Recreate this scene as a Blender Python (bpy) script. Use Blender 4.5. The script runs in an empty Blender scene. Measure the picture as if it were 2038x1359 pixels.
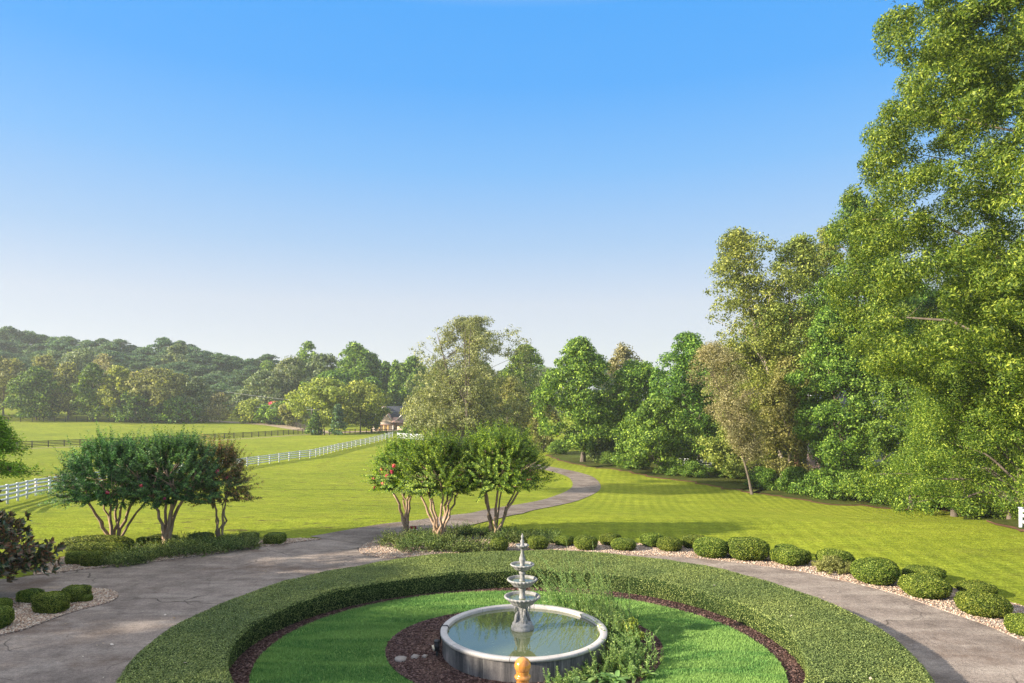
import bpy, math, random
import numpy as np
from mathutils import Vector
from mathutils.geometry import delaunay_2d_cdt

R = math.radians
SC = bpy.context.scene
COL = SC.collection

# ------------------------------------------------------------------ camera
EYE = 6.0
cam = bpy.data.cameras.new('camera')
cam.lens = 24.0; cam.sensor_width = 36.0
cam.shift_y = 0.0591
cam.clip_start = 0.05; cam.clip_end = 4000
camo = bpy.data.objects.new('camera', cam); COL.objects.link(camo)
camo.location = (0, 0, EYE); camo.rotation_euler = (R(90), 0, 0)
SC.camera = camo

# ------------------------------------------------------------------ sky, sun, exposure
SUN_EL, SUN_AZ = 22.0, -107.0          # azimuth from +Y, clockwise
SC.view_settings.view_transform = 'Standard'
SC.view_settings.look = 'None'
SC.view_settings.gamma = 1.0
SC.view_settings.exposure = 1.86
W = bpy.data.worlds.new('World'); SC.world = W; W.use_nodes = True
wn, wl = W.node_tree.nodes, W.node_tree.links
bg = wn['Background']
sky = wn.new('ShaderNodeTexSky'); sky.sky_type = 'NISHITA'; sky.sun_disc = False
sky.sun_elevation = R(SUN_EL); sky.sun_rotation = R(SUN_AZ)
sky.air_density = 1.0; sky.dust_density = 1.2; sky.ozone_density = 3.0; sky.altitude = 200
tc = wn.new('ShaderNodeTexCoord'); sx = wn.new('ShaderNodeSeparateXYZ')
wl.new(tc.outputs['Generated'], sx.inputs[0])
rp = wn.new('ShaderNodeValToRGB')
wl.new(sx.outputs['Z'], rp.inputs[0])
SKYC = [(0.0, (3.4, 3.45, 3.7)), (0.075, (3.3, 3.45, 3.75)), (0.14, (3.05, 3.32, 3.8)), (0.22, (1.95, 2.85, 4.05)),
        (0.32, (1.0, 2.42, 4.45)), (0.42, (0.42, 1.98, 4.6)), (0.50, (0.32, 1.88, 4.6)), (0.62, (4.2, 4.6, 5.2)), (1.0, (8.0, 8.0, 8.0))]  # unseen zenith raised above real sky brightness to fill the shade
cr = rp.color_ramp
cr.elements[0].position = SKYC[0][0]; cr.elements[1].position = SKYC[-1][0]
for p, c in SKYC[1:-1]: cr.elements.new(p)
for e, (p, c) in zip(cr.elements, SKYC): e.color = (c[0] / 8, c[1] / 8, c[2] / 8, 1)
sc5 = wn.new('ShaderNodeMix'); sc5.data_type = 'RGBA'; sc5.blend_type = 'MULTIPLY'; sc5.inputs[0].default_value = 1
sc5.inputs[7].default_value = (8, 8, 8, 1)
wl.new(rp.outputs[0], sc5.inputs[6])
mx = wn.new('ShaderNodeMix'); mx.data_type = 'RGBA'; mx.inputs[0].default_value = 0.90
wl.new(sky.outputs[0], mx.inputs[6]); wl.new(sc5.outputs[2], mx.inputs[7])
wl.new(mx.outputs[2], bg.inputs[0]); bg.inputs[1].default_value = 0.061

sun = bpy.data.lights.new('sun', 'SUN'); sun.energy = 3.5; sun.angle = R(0.6); sun.color = (1.0, 0.88, 0.70)
suno = bpy.data.objects.new('sun', sun); COL.objects.link(suno)
_d = Vector((math.sin(R(SUN_AZ)) * math.cos(R(SUN_EL)), math.cos(R(SUN_AZ)) * math.cos(R(SUN_EL)), math.sin(R(SUN_EL))))
suno.rotation_euler = _d.to_track_quat('Z', 'Y').to_euler(); suno.location = (-40, -10, 60)

SC.cycles.max_bounces = 6; SC.cycles.diffuse_bounces = 3; SC.cycles.glossy_bounces = 3
SC.cycles.transmission_bounces = 4; SC.cycles.volume_bounces = 1; SC.cycles.transparent_max_bounces = 4
SC.cycles.use_adaptive_sampling = False; SC.cycles.use_denoising = True; SC.cycles.denoising_prefilter = 'NONE'; SC.cycles.sample_clamp_indirect = 4

# ------------------------------------------------------------------ terrain heights
FX = 1360.0                             # focal length in photo pixels, horizon row 800
def at(px, py, Y): return ((px - 1019) / FX * Y, Y, EYE - (py - 800) / FX * Y)
_cp = [(x, y, 0.0) for x in range(-40, 41, 16) for y in range(0, 31, 10)]
for p in [(21, 1000, 50), (69, 988, 54), (150, 974, 61), (300, 950, 78), (495, 928, 101), (565, 918, 107), (622, 911, 113), (674, 897, 130),
          (750, 880, 150), (785, 871, 158), (840, 876, 157), (1127, 992, 66), (1166, 972, 76), (1092, 932, 98), (1160, 922, 108),
          (1310, 940, 92), (1400, 955, 86), (1500, 983, 73), (1700, 1022, 62), (1870, 1020, 64), (2038, 1057, 54), (40, 891, 140),
          (300, 878, 160), (620, 862, 205), (33, 838, 225), (300, 836, 238), (480, 837, 250), (560, 843, 235), (640, 866, 207),
          (1000, 900, 125), (785, 857, 208), (950, 868, 190)]:
    _cp.append(at(*p))
_cp += [(-240, 350, 16), (-133, 370, 9), (-350, 380, 22), (-70, 300, 2), (0, 300, 0), (60, 250, -2), (150, 150, -3), (120, 80, -4),
        (-100, 60, 0), (-150, 100, -1), (-200, 200, 1), (0, 450, 4), (200, 400, 4), (-350, 600, 20), (0, 700, 5), (400, 600, 5),
        (500, 100, 0), (-600, 100, 0), (-600, 500, 20), (500, -80, 0), (0, -80, 0), (-500, -80, 0), (60, 45, -3), (70, 10, -1)]
_cp = np.array(_cp, float)
def _ker(a, b): return np.sqrt(((a[:, None] - b[None]) ** 2).sum(-1) + 64.0)
_n = len(_cp)
_A = np.zeros((_n + 1, _n + 1)); _A[:_n, :_n] = _ker(_cp[:, :2], _cp[:, :2]) - np.eye(_n) * 1.5; _A[:_n, _n] = 1; _A[_n, :_n] = 1
_w = np.linalg.solve(_A, np.append(_cp[:, 2], 0))
def T(x, y):
    x = np.atleast_1d(np.asarray(x, float)); y = np.atleast_1d(np.asarray(y, float))
    sh = x.shape; P = np.stack([x.ravel(), y.ravel()], 1); out = np.empty(len(P))
    for i in range(0, len(P), 20000):
        out[i:i + 20000] = _ker(P[i:i + 20000], _cp[:, :2]) @ _w[:_n] + _w[_n]
    m = np.clip((P[:, 1] - 31) / 12, 0, 1); m2 = np.clip((np.abs(P[:, 0]) - 24) / 14, 0, 1); m = np.maximum(m, m2); m = m * m * (3 - 2 * m)
    return (out * m).reshape(sh)
def Tz(x, y): return float(T(x, y)[0])
_Ys = np.geomspace(8, 700, 900)
def place(px, py):
    """ground point seen at a photo pixel"""
    X = (px - 1019) / FX * _Ys; yy = 800 + (EYE - T(X, _Ys)) / _Ys * FX
    k = int(np.argmax(yy <= py))
    if k == 0: k = 1
    t = (yy[k - 1] - py) / max(1e-6, yy[k - 1] - yy[k]); t = min(1, max(0, t))
    Y = _Ys[k - 1] + t * (_Ys[k] - _Ys[k - 1])
    return (px - 1019) / FX * Y, Y
def flat(px, py, z=0.0):
    Y = FX * (EYE - z) / (py - 800); return (px - 1019) / FX * Y, Y

# ------------------------------------------------------------------ object helpers
def tag(o, label=None, cat=None, group=None, kind=None):
    if label: o['label'] = label
    if cat: o['category'] = cat
    if group: o['group'] = group
    if kind: o['kind'] = kind
    return o
def empty(name, loc=(0, 0, 0), rz=0, **k):
    o = bpy.data.objects.new(name, None); COL.objects.link(o); o.location = loc; o.rotation_euler = (0, 0, rz)
    o.empty_display_size = 0.2
    return tag(o, **k)
def mesh_from(name, V, F, smooth=False, mi=None):
    """V (n,3); F list of int arrays (m,k)"""
    me = bpy.data.meshes.new(name); V = np.asarray(V, np.float32)
    me.vertices.add(len(V)); me.vertices.foreach_set('co', V.ravel())
    F = [np.asarray(f, np.int32) for f in F if len(f)]
    nl = sum(f.size for f in F); npoly = sum(len(f) for f in F)
    me.loops.add(nl); me.loops.foreach_set('vertex_index', np.concatenate([f.ravel() for f in F]))
    st = []; s = 0
    for f in F:
        st.append(s + np.arange(len(f)) * f.shape[1]); s += f.size
    me.polygons.add(npoly); me.polygons.foreach_set('loop_start', np.concatenate(st).astype(np.int32))
    if smooth: me.polygons.foreach_set('use_smooth', np.ones(npoly, bool))
    if mi is not None: me.polygons.foreach_set('material_index', np.asarray(mi, np.int32))
    me.update(calc_edges=True)
    return me
class MB:
    def __init__(s): s.V = []; s.F = {}; s.n = 0; s.cur = 0; s.M = {}
    def add(s, V, *Fs):
        V = np.asarray(V, float).reshape(-1, 3)
        for f in Fs:
            f = np.asarray(f, int)
            if len(f): s.F.setdefault((f.shape[1], s.cur), []).append(f + s.n)
        s.V.append(V); s.n += len(V)
    def box(s, c, d, rz=0.0):
        x, y, z = d[0] / 2, d[1] / 2, d[2] / 2
        v = np.array([(a * x, b * y, e * z) for a in (-1, 1) for b in (-1, 1) for e in (-1, 1)])
        ca, sa = math.cos(rz), math.sin(rz)
        v = np.stack([v[:, 0] * ca - v[:, 1] * sa, v[:, 0] * sa + v[:, 1] * ca, v[:, 2]], 1) + c
        s.add(v, [(0, 1, 3, 2), (4, 6, 7, 5), (0, 4, 5, 1), (2, 3, 7, 6), (0, 2, 6, 4), (1, 5, 7, 3)])
    def beam(s, a, b, w, h):
        """box from a to b, width w (horizontal), height h"""
        a, b = np.array(a, float), np.array(b, float); d = b - a; L = np.linalg.norm(d); d /= L
        side = np.cross(d, (0, 0, 1.0)); nn = np.linalg.norm(side); side = side / nn if nn > 1e-6 else np.array([1.0, 0, 0]); up = np.cross(side, d)
        v = [p + side * i * w / 2 + up * j * h / 2 for p in (a, b) for i, j in ((-1, -1), (1, -1), (1, 1), (-1, 1))]
        s.add(v, [(0, 1, 2, 3), (7, 6, 5, 4), (0, 4, 5, 1), (1, 5, 6, 2), (2, 6, 7, 3), (3, 7, 4, 0)])
    def tube(s, P, r, n=6, cap=True):
        P = np.asarray(P, float); m = len(P); r = np.broadcast_to(np.asarray(r, float), (m,))
        t = np.gradient(P, axis=0); t /= np.linalg.norm(t, axis=1)[:, None] + 1e-9
        ref = np.array([0.0, 1.0, 0.0]) if abs(t[:, 1]).mean() < .8 else np.array([1.0, 0, 0])
        u = np.cross(t, ref); u /= np.linalg.norm(u, axis=1)[:, None] + 1e-9; w = np.cross(t, u)
        a = np.arange(n) * 2 * math.pi / n
        V = P[:, None] + r[:, None, None] * (np.cos(a)[None, :, None] * u[:, None] + np.sin(a)[None, :, None] * w[:, None])
        i = np.arange(m - 1)[:, None] * n; j = np.arange(n)[None]; j2 = (j + 1) % n
        F = np.stack([i + j, i + j2, i + n + j2, i + n + j], -1).reshape(-1, 4)
        s.add(V.reshape(-1, 3), F)
        if cap:
            k = s.n - n
            s.F.setdefault((n, s.cur), []).append(np.array([np.arange(n) + k]))
    def lathe(s, prof, n=32, c=(0, 0, 0), flute=0, fl=0.0, fr=None):
        """prof [(r,z)]; optional fluting: radius modulated on rings listed in fr"""
        a = np.arange(n) * 2 * math.pi / n; V = []
        for k, (r, z) in enumerate(prof):
            rr = np.full(n, r)
            if flute and (fr is None or k in fr): rr = r * (1 + fl * (np.abs(np.cos(a * flute / 2)) - .6))
            V.append(np.stack([rr * np.cos(a), rr * np.sin(a), np.full(n, z)], 1))
        V = np.concatenate(V) + np.array(c); m = len(prof)
        i = np.arange(m - 1)[:, None] * n; j = np.arange(n)[None]; j2 = (j + 1) % n
        s.add(V, np.stack([i + j, i + j2, i + n + j2, i + n + j], -1).reshape(-1, 4))
    def quads(s, V4):  # V4 (m,4,3)
        m = len(V4); s.add(V4.reshape(-1, 3), np.arange(m * 4).reshape(-1, 4))
    def mesh(s, name, smooth=False):
        F = []; mi = []
        for (k, m), fs in s.F.items():
            f = np.concatenate(fs); F.append(f); mi.append(np.full(len(f), m))
        return mesh_from(name, np.concatenate(s.V), F, smooth, np.concatenate(mi))
    def build(s, name, mats, parent=None, smooth=False):
        me = s.mesh(name, smooth)
        for m in (mats if isinstance(mats, (list, tuple)) else [mats]): me.materials.append(m)
        o = bpy.data.objects.new(name, me); COL.objects.link(o)
        if parent: o.parent = parent
        return o
def copy_tree(o, parent=None):
    c = o.copy(); COL.objects.link(c); c.parent = parent
    for ch in list(o.children): copy_tree(ch, c)
    return c

# ------------------------------------------------------------------ materials
class NT:
    def __init__(s, name):
        s.m = bpy.data.materials.new(name); s.m.use_nodes = True; s.t = s.m.node_tree; s.n = s.t.nodes; s.l = s.t.links
        s.b = s.n['Principled BSDF']; s.out = s.n['Material Output']
        s.tc = s.n.new('ShaderNodeTexCoord'); s.geo = s.n.new('ShaderNodeNewGeometry')
    def noise(s, scale, detail=4, rough=.55, vec=None, dist=0.0):
        n = s.n.new('ShaderNodeTexNoise'); n.inputs['Scale'].default_value = scale; n.inputs['Detail'].default_value = detail
        n.inputs['Roughness'].default_value = rough; n.inputs['Distortion'].default_value = dist
        s.l.new(vec or s.geo.outputs['Position'], n.inputs['Vector']); return n.outputs['Fac']
    def mapping(s, scale=(1, 1, 1), rot=(0, 0, 0), vec=None):
        n = s.n.new('ShaderNodeMapping'); n.inputs['Scale'].default_value = scale; n.inputs['Rotation'].default_value = rot
        s.l.new(vec or s.geo.outputs['Position'], n.inputs['Vector']); return n.outputs[0]
    def voro(s, scale, feature='F1', out='Distance', vec=None, rnd=1.0):
        n = s.n.new('ShaderNodeTexVoronoi'); n.feature = feature; n.inputs['Scale'].default_value = scale
        n.inputs['Randomness'].default_value = rnd
        s.l.new(vec or s.geo.outputs['Position'], n.inputs['Vector']); return n.outputs[out]
    def ramp(s, fac, stops, interp='LINEAR'):
        n = s.n.new('ShaderNodeValToRGB'); s.l.new(fac, n.inputs[0]); e = n.color_ramp.elements; n.color_ramp.interpolation = interp
        e[0].position = stops[0][0]; e[1].position = stops[-1][0]
        for p, c in stops[1:-1]: e.new(p)
        for k, (p, c) in enumerate(stops):
            e[k].color = (c, c, c, 1) if isinstance(c, (int, float)) else (*c, 1)
        return n.outputs[0]
    def mix(s, fac, a, b, mode='MIX'):
        n = s.n.new('ShaderNodeMix'); n.data_type = 'RGBA'; n.blend_type = mode
        for i, v in ((0, fac), (6, a), (7, b)):
            if hasattr(v, 'links'): s.l.new(v, n.inputs[i])
            else: n.inputs[i].default_value = v if i == 0 else (*v, 1)
        return n.outputs[2]
    def math(s, op, a, b=0.0, c=0.0, clamp=False):
        n = s.n.new('ShaderNodeMath'); n.operation = op; n.use_clamp = clamp
        for i, v in enumerate((a, b, c)):
            if hasattr(v, 'links'): s.l.new(v, n.inputs[i])
            else: n.inputs[i].default_value = v
        return n.outputs[0]
    def bump(s, h, strength=.5, dist=.05, normal=None):
        n = s.n.new('ShaderNodeBump'); n.inputs['Strength'].default_value = strength; n.inputs['Distance'].default_value = dist
        s.l.new(h, n.inputs['Height'])
        if normal: s.l.new(normal, n.inputs['Normal'])
        s.l.new(n.outputs[0], s.b.inputs['Normal']); return n.outputs[0]
    def set(s, color=None, rough=.7, spec=.3, metal=0.0):
        if color is not None:
            if hasattr(color, 'links'): s.l.new(color, s.b.inputs['Base Color'])
            else: s.b.inputs['Base Color'].default_value = (*color, 1)
        if hasattr(rough, 'links'): s.l.new(rough, s.b.inputs['Roughness'])
        else: s.b.inputs['Roughness'].default_value = rough
        s.b.inputs['Specular IOR Level'].default_value = spec; s.b.inputs['Metallic'].default_value = metal
        return s.m
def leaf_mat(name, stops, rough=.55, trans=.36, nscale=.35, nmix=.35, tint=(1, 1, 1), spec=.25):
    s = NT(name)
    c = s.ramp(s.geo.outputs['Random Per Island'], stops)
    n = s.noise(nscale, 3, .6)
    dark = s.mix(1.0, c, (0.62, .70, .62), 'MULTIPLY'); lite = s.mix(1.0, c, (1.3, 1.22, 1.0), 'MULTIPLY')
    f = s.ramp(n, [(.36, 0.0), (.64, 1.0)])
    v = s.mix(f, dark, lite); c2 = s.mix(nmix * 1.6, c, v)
    oi = s.n.new('ShaderNodeObjectInfo')
    hs = s.n.new('ShaderNodeHueSaturation'); s.l.new(c2, hs.inputs['Color'])
    s.l.new(s.math('MULTIPLY_ADD', oi.outputs['Random'], .022, .487), hs.inputs['Hue'])
    s.l.new(s.math('MULTIPLY_ADD', oi.outputs['Random'], .26, 1.17), hs.inputs['Value'])
    col = hs.outputs[0]
    s.set(col, rough, spec)
    tr = s.n.new('ShaderNodeBsdfTranslucent'); s.l.new(s.mix(1.0, col, (1.35, 1.35, .55), 'MULTIPLY'), tr.inputs[0])
    ms = s.n.new('ShaderNodeMixShader'); ms.inputs[0].default_value = trans
    s.l.new(s.b.outputs[0], ms.inputs[1]); s.l.new(tr.outputs[0], ms.inputs[2]); s.l.new(ms.outputs[0], s.out.inputs[0])
    return s.m
def ramp3(a, b, c=None):
    c = c or tuple(min(1, x * 1.35) for x in b)
    return [(0, tuple(x * .7 for x in a)), (.3, a), (.62, b), (.9, c), (1, tuple(min(1, x * 1.4) for x in c))]
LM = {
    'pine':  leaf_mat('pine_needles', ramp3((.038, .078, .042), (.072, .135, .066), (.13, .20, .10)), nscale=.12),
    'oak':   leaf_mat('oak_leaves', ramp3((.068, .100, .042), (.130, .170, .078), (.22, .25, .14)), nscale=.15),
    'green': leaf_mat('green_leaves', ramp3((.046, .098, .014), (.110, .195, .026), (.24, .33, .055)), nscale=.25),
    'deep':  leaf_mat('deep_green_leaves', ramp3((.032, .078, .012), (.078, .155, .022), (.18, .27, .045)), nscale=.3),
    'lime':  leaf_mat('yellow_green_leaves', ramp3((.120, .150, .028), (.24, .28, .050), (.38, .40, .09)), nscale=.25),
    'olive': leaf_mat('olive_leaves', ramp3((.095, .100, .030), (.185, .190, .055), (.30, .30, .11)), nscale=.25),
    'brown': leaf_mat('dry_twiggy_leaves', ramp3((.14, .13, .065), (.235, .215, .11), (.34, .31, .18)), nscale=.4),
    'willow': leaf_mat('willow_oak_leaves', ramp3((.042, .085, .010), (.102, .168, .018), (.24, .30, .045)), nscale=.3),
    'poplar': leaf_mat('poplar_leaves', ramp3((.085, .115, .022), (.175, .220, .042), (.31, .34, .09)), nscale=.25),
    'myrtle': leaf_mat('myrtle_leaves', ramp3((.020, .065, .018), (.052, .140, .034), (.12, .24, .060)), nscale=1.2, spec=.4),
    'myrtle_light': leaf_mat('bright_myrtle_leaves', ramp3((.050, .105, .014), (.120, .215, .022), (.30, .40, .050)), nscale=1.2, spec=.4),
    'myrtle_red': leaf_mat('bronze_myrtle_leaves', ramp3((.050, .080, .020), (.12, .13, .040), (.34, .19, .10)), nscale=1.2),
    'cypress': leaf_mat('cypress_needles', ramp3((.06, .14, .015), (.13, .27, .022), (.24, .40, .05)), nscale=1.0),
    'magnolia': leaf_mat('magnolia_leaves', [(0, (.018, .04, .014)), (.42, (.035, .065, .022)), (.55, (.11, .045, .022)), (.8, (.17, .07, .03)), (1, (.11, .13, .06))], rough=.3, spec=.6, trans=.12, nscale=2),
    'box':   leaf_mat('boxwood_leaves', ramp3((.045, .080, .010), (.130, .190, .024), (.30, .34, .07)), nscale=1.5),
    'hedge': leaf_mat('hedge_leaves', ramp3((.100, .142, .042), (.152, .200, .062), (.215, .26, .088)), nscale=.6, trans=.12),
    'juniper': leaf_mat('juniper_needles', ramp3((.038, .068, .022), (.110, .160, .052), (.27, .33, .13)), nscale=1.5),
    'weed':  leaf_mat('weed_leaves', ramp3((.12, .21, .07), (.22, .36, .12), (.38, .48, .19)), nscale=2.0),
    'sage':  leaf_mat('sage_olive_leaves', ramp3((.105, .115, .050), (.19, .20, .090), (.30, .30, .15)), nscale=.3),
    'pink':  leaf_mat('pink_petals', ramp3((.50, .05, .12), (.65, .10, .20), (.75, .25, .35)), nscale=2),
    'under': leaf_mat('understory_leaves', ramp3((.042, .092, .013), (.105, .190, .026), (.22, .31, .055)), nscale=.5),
}
def bark_mat(name, a, b, sc=3.0):
    s = NT(name); v = s.mapping((1, 1, .25)); n = s.noise(sc, 5, .6, v)
    s.bump(n, .6, .05); return s.set(s.ramp(n, [(.3, a), (.7, b)]), .85, .2)
BARK = {'grey': bark_mat('grey_bark', (.07, .055, .045), (.20, .165, .135)),
        'pale': bark_mat('pale_bark', (.20, .17, .14), (.48, .42, .35)),
        'red': bark_mat('reddish_bark', (.13, .065, .04), (.34, .19, .12)),
        'myrtle': bark_mat('myrtle_bark', (.22, .14, .085), (.50, .37, .26), 6)}

def grass_mat(name, c0, c1, c2, fine=26, bumpd=.035, spots=False, stripes=None, big=.07):
    s = NT(name); p = s.geo.outputs['Position']
    n1 = s.noise(big, 4, .6); n2 = s.noise(1.1, 4, .6); n3 = s.noise(fine, 3, .7)
    f = s.math('ADD', s.math('MULTIPLY', n1, .55), s.math('MULTIPLY', n2, .45))
    c = s.ramp(f, [(.38, c0), (.5, c1), (.64, c2)])
    maskx = None
    if stripes and spots:
        sx_ = s.n.new('ShaderNodeSeparateXYZ'); s.l.new(p, sx_.inputs[0]); maskx = s.math('MULTIPLY_ADD', sx_.outputs[0], .08, .1, True)
    if stripes:
        for (rot, wid, amt, dist) in stripes:
            w = s.n.new('ShaderNodeTexWave'); w.wave_type = 'BANDS'; w.bands_direction = 'X'
            w.inputs['Scale'].default_value = wid; w.inputs['Distortion'].default_value = dist; w.inputs['Detail'].default_value = 3
            w.inputs['Detail Scale'].default_value = .08; w.inputs['Detail Roughness'].default_value = .6
            s.l.new(s.mapping((1, 1, 0), (0, 0, rot)), w.inputs['Vector'])
            k = s.math('MULTIPLY', s.ramp(w.outputs['Fac'], [(.2, 0.0), (.8, 1.0)]), s.ramp(s.noise(.045, 3), [(.38, 0.25), (.6, 1.0)]))
            k = s.math('MULTIPLY', k, maskx) if maskx is not None else k; c = s.mix(s.math('MULTIPLY', k, amt), c, tuple(min(1, x * 1.9) for x in c2))
    if spots:
        sp = s.noise(1.3, 3, .7, s.mapping((.5, 1, 1))); c = s.mix(s.math('MULTIPLY', s.ramp(sp, [(.60, 0.0), (.64, .8)]), s.math('MULTIPLY_ADD', sx_.outputs[0], -.1, .2, True) if stripes else 1.0), c, (.09, .07, .03))
        sp2 = s.noise(.35, 5, .7); c = s.mix(s.ramp(sp2, [(.52, 0.0), (.75, .55)]), c, (.20, .20, .035))
    n4 = s.noise(3.2, 4, .75, s.mapping((.6, 1.6, 1))); n5 = s.noise(.5, 4, .7, s.mapping((.45, 1.4, 1)))
    d = s.ramp(n3, [(.28, .55), (.72, 1.40)]); c = s.mix(1.0, c, d, 'MULTIPLY'); c = s.mix(1.0, c, s.ramp(n4, [(.3, .70), (.7, 1.28)]), 'MULTIPLY'); c = s.mix(1.0, c, s.ramp(n5, [(.32, .84), (.68, 1.14)]), 'MULTIPLY')
    s.bump(s.math('ADD', n3, s.math('MULTIPLY', n4, 1.5)), .9, bumpd)
    return s.set(c, .9, .05)
M_LAWN = grass_mat('lawn_grass', (.158, .200, .020), (.208, .248, .022), (.258, .282, .030), fine=9, bumpd=.06, spots=True,
                   stripes=[(R(10), .38, .19, 2.2)])
M_INNER = grass_mat('inner_lawn_grass', (.11, .23, .06), (.15, .29, .07), (.22, .34, .09), fine=28, bumpd=.02, big=.35,
                    stripes=[(R(70), .33, .34, 7.0), (R(10), .5, .22, 9.0)])
M_WOODFLOOR = grass_mat('woodland_litter', (.05, .065, .015), (.08, .09, .022), (.08, .12, .02), fine=5)
def asphalt(name='asphalt', k=1.0):
    s = NT(name); p = s.geo.outputs['Position']
    n1 = s.noise(.25, 5, .6, s.mapping((1, 1, 1), (0, 0, R(35)))); n2 = s.noise(1.6, 5, .65); sp = s.noise(45, 2, .8)
    c = s.ramp(n1, [(.36, (.27, .225, .21)), (.5, (.41, .345, .32)), (.62, (.56, .475, .435))])
    c = s.mix(.5, c, s.ramp(n2, [(.34, (.23, .19, .178)), (.66, (.58, .49, .455))]))
    sm = s.noise(.9, 5, .6, s.mapping((.35, 1.6, 1), (0, 0, R(-32)))); c = s.mix(s.ramp(sm, [(.48, 0.0), (.66, .7)]), c, (.62, .54, .50))
    st = s.noise(.33, 4, .6, s.mapping((1, 1.4, 1), (0, 0, 0))); c = s.mix(s.ramp(st, [(.55, 0.0), (.66, .6)]), c, (.22, .15, .12))
    dv = s.n.new('ShaderNodeVectorMath'); dv.operation = 'MULTIPLY_ADD'
    nz = s.n.new('ShaderNodeTexNoise'); nz.inputs['Scale'].default_value = .8; s.l.new(p, nz.inputs[0])
    s.l.new(nz.outputs['Color'], dv.inputs[0]); dv.inputs[1].default_value = (1.6, 1.6, 0); s.l.new(p, dv.inputs[2])
    cr_ = s.voro(.28, 'DISTANCE_TO_EDGE', vec=dv.outputs[0])
    m = s.ramp(cr_, [(.0, .8), (.011, 0.0)]); m = s.math('MULTIPLY', m, s.ramp(s.noise(.4), [(.45, 0.0), (.6, 1.0)])); c = s.mix(m, c, (.045, .04, .035))
    c = s.mix(1.0, c, s.ramp(sp, [(.25, .55), (.75, 1.45)]), 'MULTIPLY'); g2 = s.noise(13, 3, .8); c = s.mix(1.0, c, s.ramp(g2, [(.28, .72), (.72, 1.22)]), 'MULTIPLY')
    c = s.mix(1.0, c, (k, k * .98, k * .92), 'MULTIPLY'); s.bump(s.math('ADD', sp, g2), .8, .03); return s.set(c, .95, .08)
M_ASPH = asphalt('asphalt', .62); M_ASPH2 = asphalt('older_asphalt', .50)
def gravel_m():
    s = NT('gravel'); v = s.voro(22, 'F1', 'Color'); d = s.voro(22)
    sp = s.n.new('ShaderNodeSeparateColor'); s.l.new(v, sp.inputs[0])
    c = s.ramp(sp.outputs[0], [(0, (.22, .15, .12)), (.4, (.42, .33, .27)), (.8, (.58, .50, .43)), (1, (.38, .22, .17))])
    c = s.mix(1.0, c, s.ramp(d, [(.2, 1.1), (.75, .45)]), 'MULTIPLY')
    s.bump(s.math('MULTIPLY', d, -1.0), 1.0, .03); return s.set(c, .85, .2)
M_GRAV = gravel_m()
def stone_m():
    s = NT('gravel_stones'); c = s.ramp(s.geo.outputs['Random Per Island'], [(0, (.22, .13, .09)), (.3, (.40, .28, .20)), (.7, (.54, .43, .33)), (.9, (.62, .54, .45)), (1, (.36, .19, .13))])
    return s.set(c, .8, .2)
M_STONES = stone_m()
def mulch_m():
    s = NT('bark_mulch'); v = s.voro(26, 'F1', 'Color', s.mapping((1, .55, 1), (0, 0, .6))); d = s.voro(26, vec=s.mapping((1, .55, 1), (0, 0, .6)))
    sp = s.n.new('ShaderNodeSeparateColor'); s.l.new(v, sp.inputs[0])
    c = s.ramp(sp.outputs[0], [(0, (.035, .018, .017)), (.6, (.085, .048, .044)), (1, (.20, .125, .115))])
    c = s.mix(s.ramp(s.noise(.8), [(.5, 0.0), (.75, .5)]), c, (.26, .16, .11))
    c = s.mix(1.0, c, s.ramp(d, [(.1, 1.1), (.8, .5)]), 'MULTIPLY')
    s.bump(s.math('MULTIPLY', d, -1.0), 1.0, .03); return s.set(c, .9, .15)
M_MULCH = mulch_m()
M_CHIPS = (lambda s: s.set(s.ramp(s.geo.outputs['Random Per Island'], [(0, (.035, .018, .016)), (.6, (.095, .052, .045)), (1, (.25, .16, .135))]), .9, .15))(NT('mulch_chips'))
def conc_m(name, a, b, streak=False, lichen=False):
    s = NT(name); n = s.noise(2.2, 6, .65); f = s.noise(30, 3, .7)
    c = s.ramp(n, [(.3, a), (.7, b)])
    if streak:
        st = s.noise(3.2, 5, .7, s.mapping((1, 1, .10))); c = s.mix(s.ramp(st, [(.40, .85), (.62, .0)]), c, (.05, .05, .055))
        st2 = s.noise(9, 3, .7, s.mapping((1, 1, .05))); c = s.mix(s.ramp(st2, [(.60, 0.0), (.75, .6)]), c, (.5, .47, .43))
    if lichen:
        l = s.noise(14, 4, .7); c = s.mix(s.ramp(l, [(.48, 0.0), (.62, .6)]), c, (.13, .14, .12))
        l2 = s.noise(5, 4, .7); c = s.mix(s.ramp(l2, [(.55, 0.0), (.7, .45)]), c, (.10, .13, .09))
    c = s.mix(1.0, c, s.ramp(f, [(.3, .85), (.7, 1.12)]), 'MULTIPLY')
    s.bump(f, .35, .008); return s.set(c, .8, .25)
M_COPE = conc_m('coping_concrete', (.40, .37, .36), (.55, .52, .50))
M_PWALL = conc_m('stained_concrete', (.13, .125, .125), (.34, .30, .28), streak=True)
M_FOUNT = conc_m('weathered_cast_stone', (.23, .225, .225), (.40, .39, .39), lichen=True)
def water_m():
    s = NT('pond_water'); n = s.noise(5, 5, .75, s.mapping((1, 1.6, 1))); n2 = s.noise(1.1, 3, .6)
    film = s.math('MULTIPLY', s.ramp(n, [(.62, 0.0), (.70, .7)]), s.ramp(n2, [(.45, 0.0), (.6, 1.0)]))
    c = s.mix(s.ramp(s.noise(.7, 4), [(.35, 0.0), (.7, 1.0)]), (.085, .105, .045), (.115, .135, .060)); c = s.mix(film, c, (.30, .34, .30))
    s.b.inputs['IOR'].default_value = 2.0
    s.bump(s.noise(6, 2), .012, .02)
    s.set(c, s.math('MULTIPLY_ADD', film, .3, .03), .7); return s.m
M_WATER = water_m()
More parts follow.
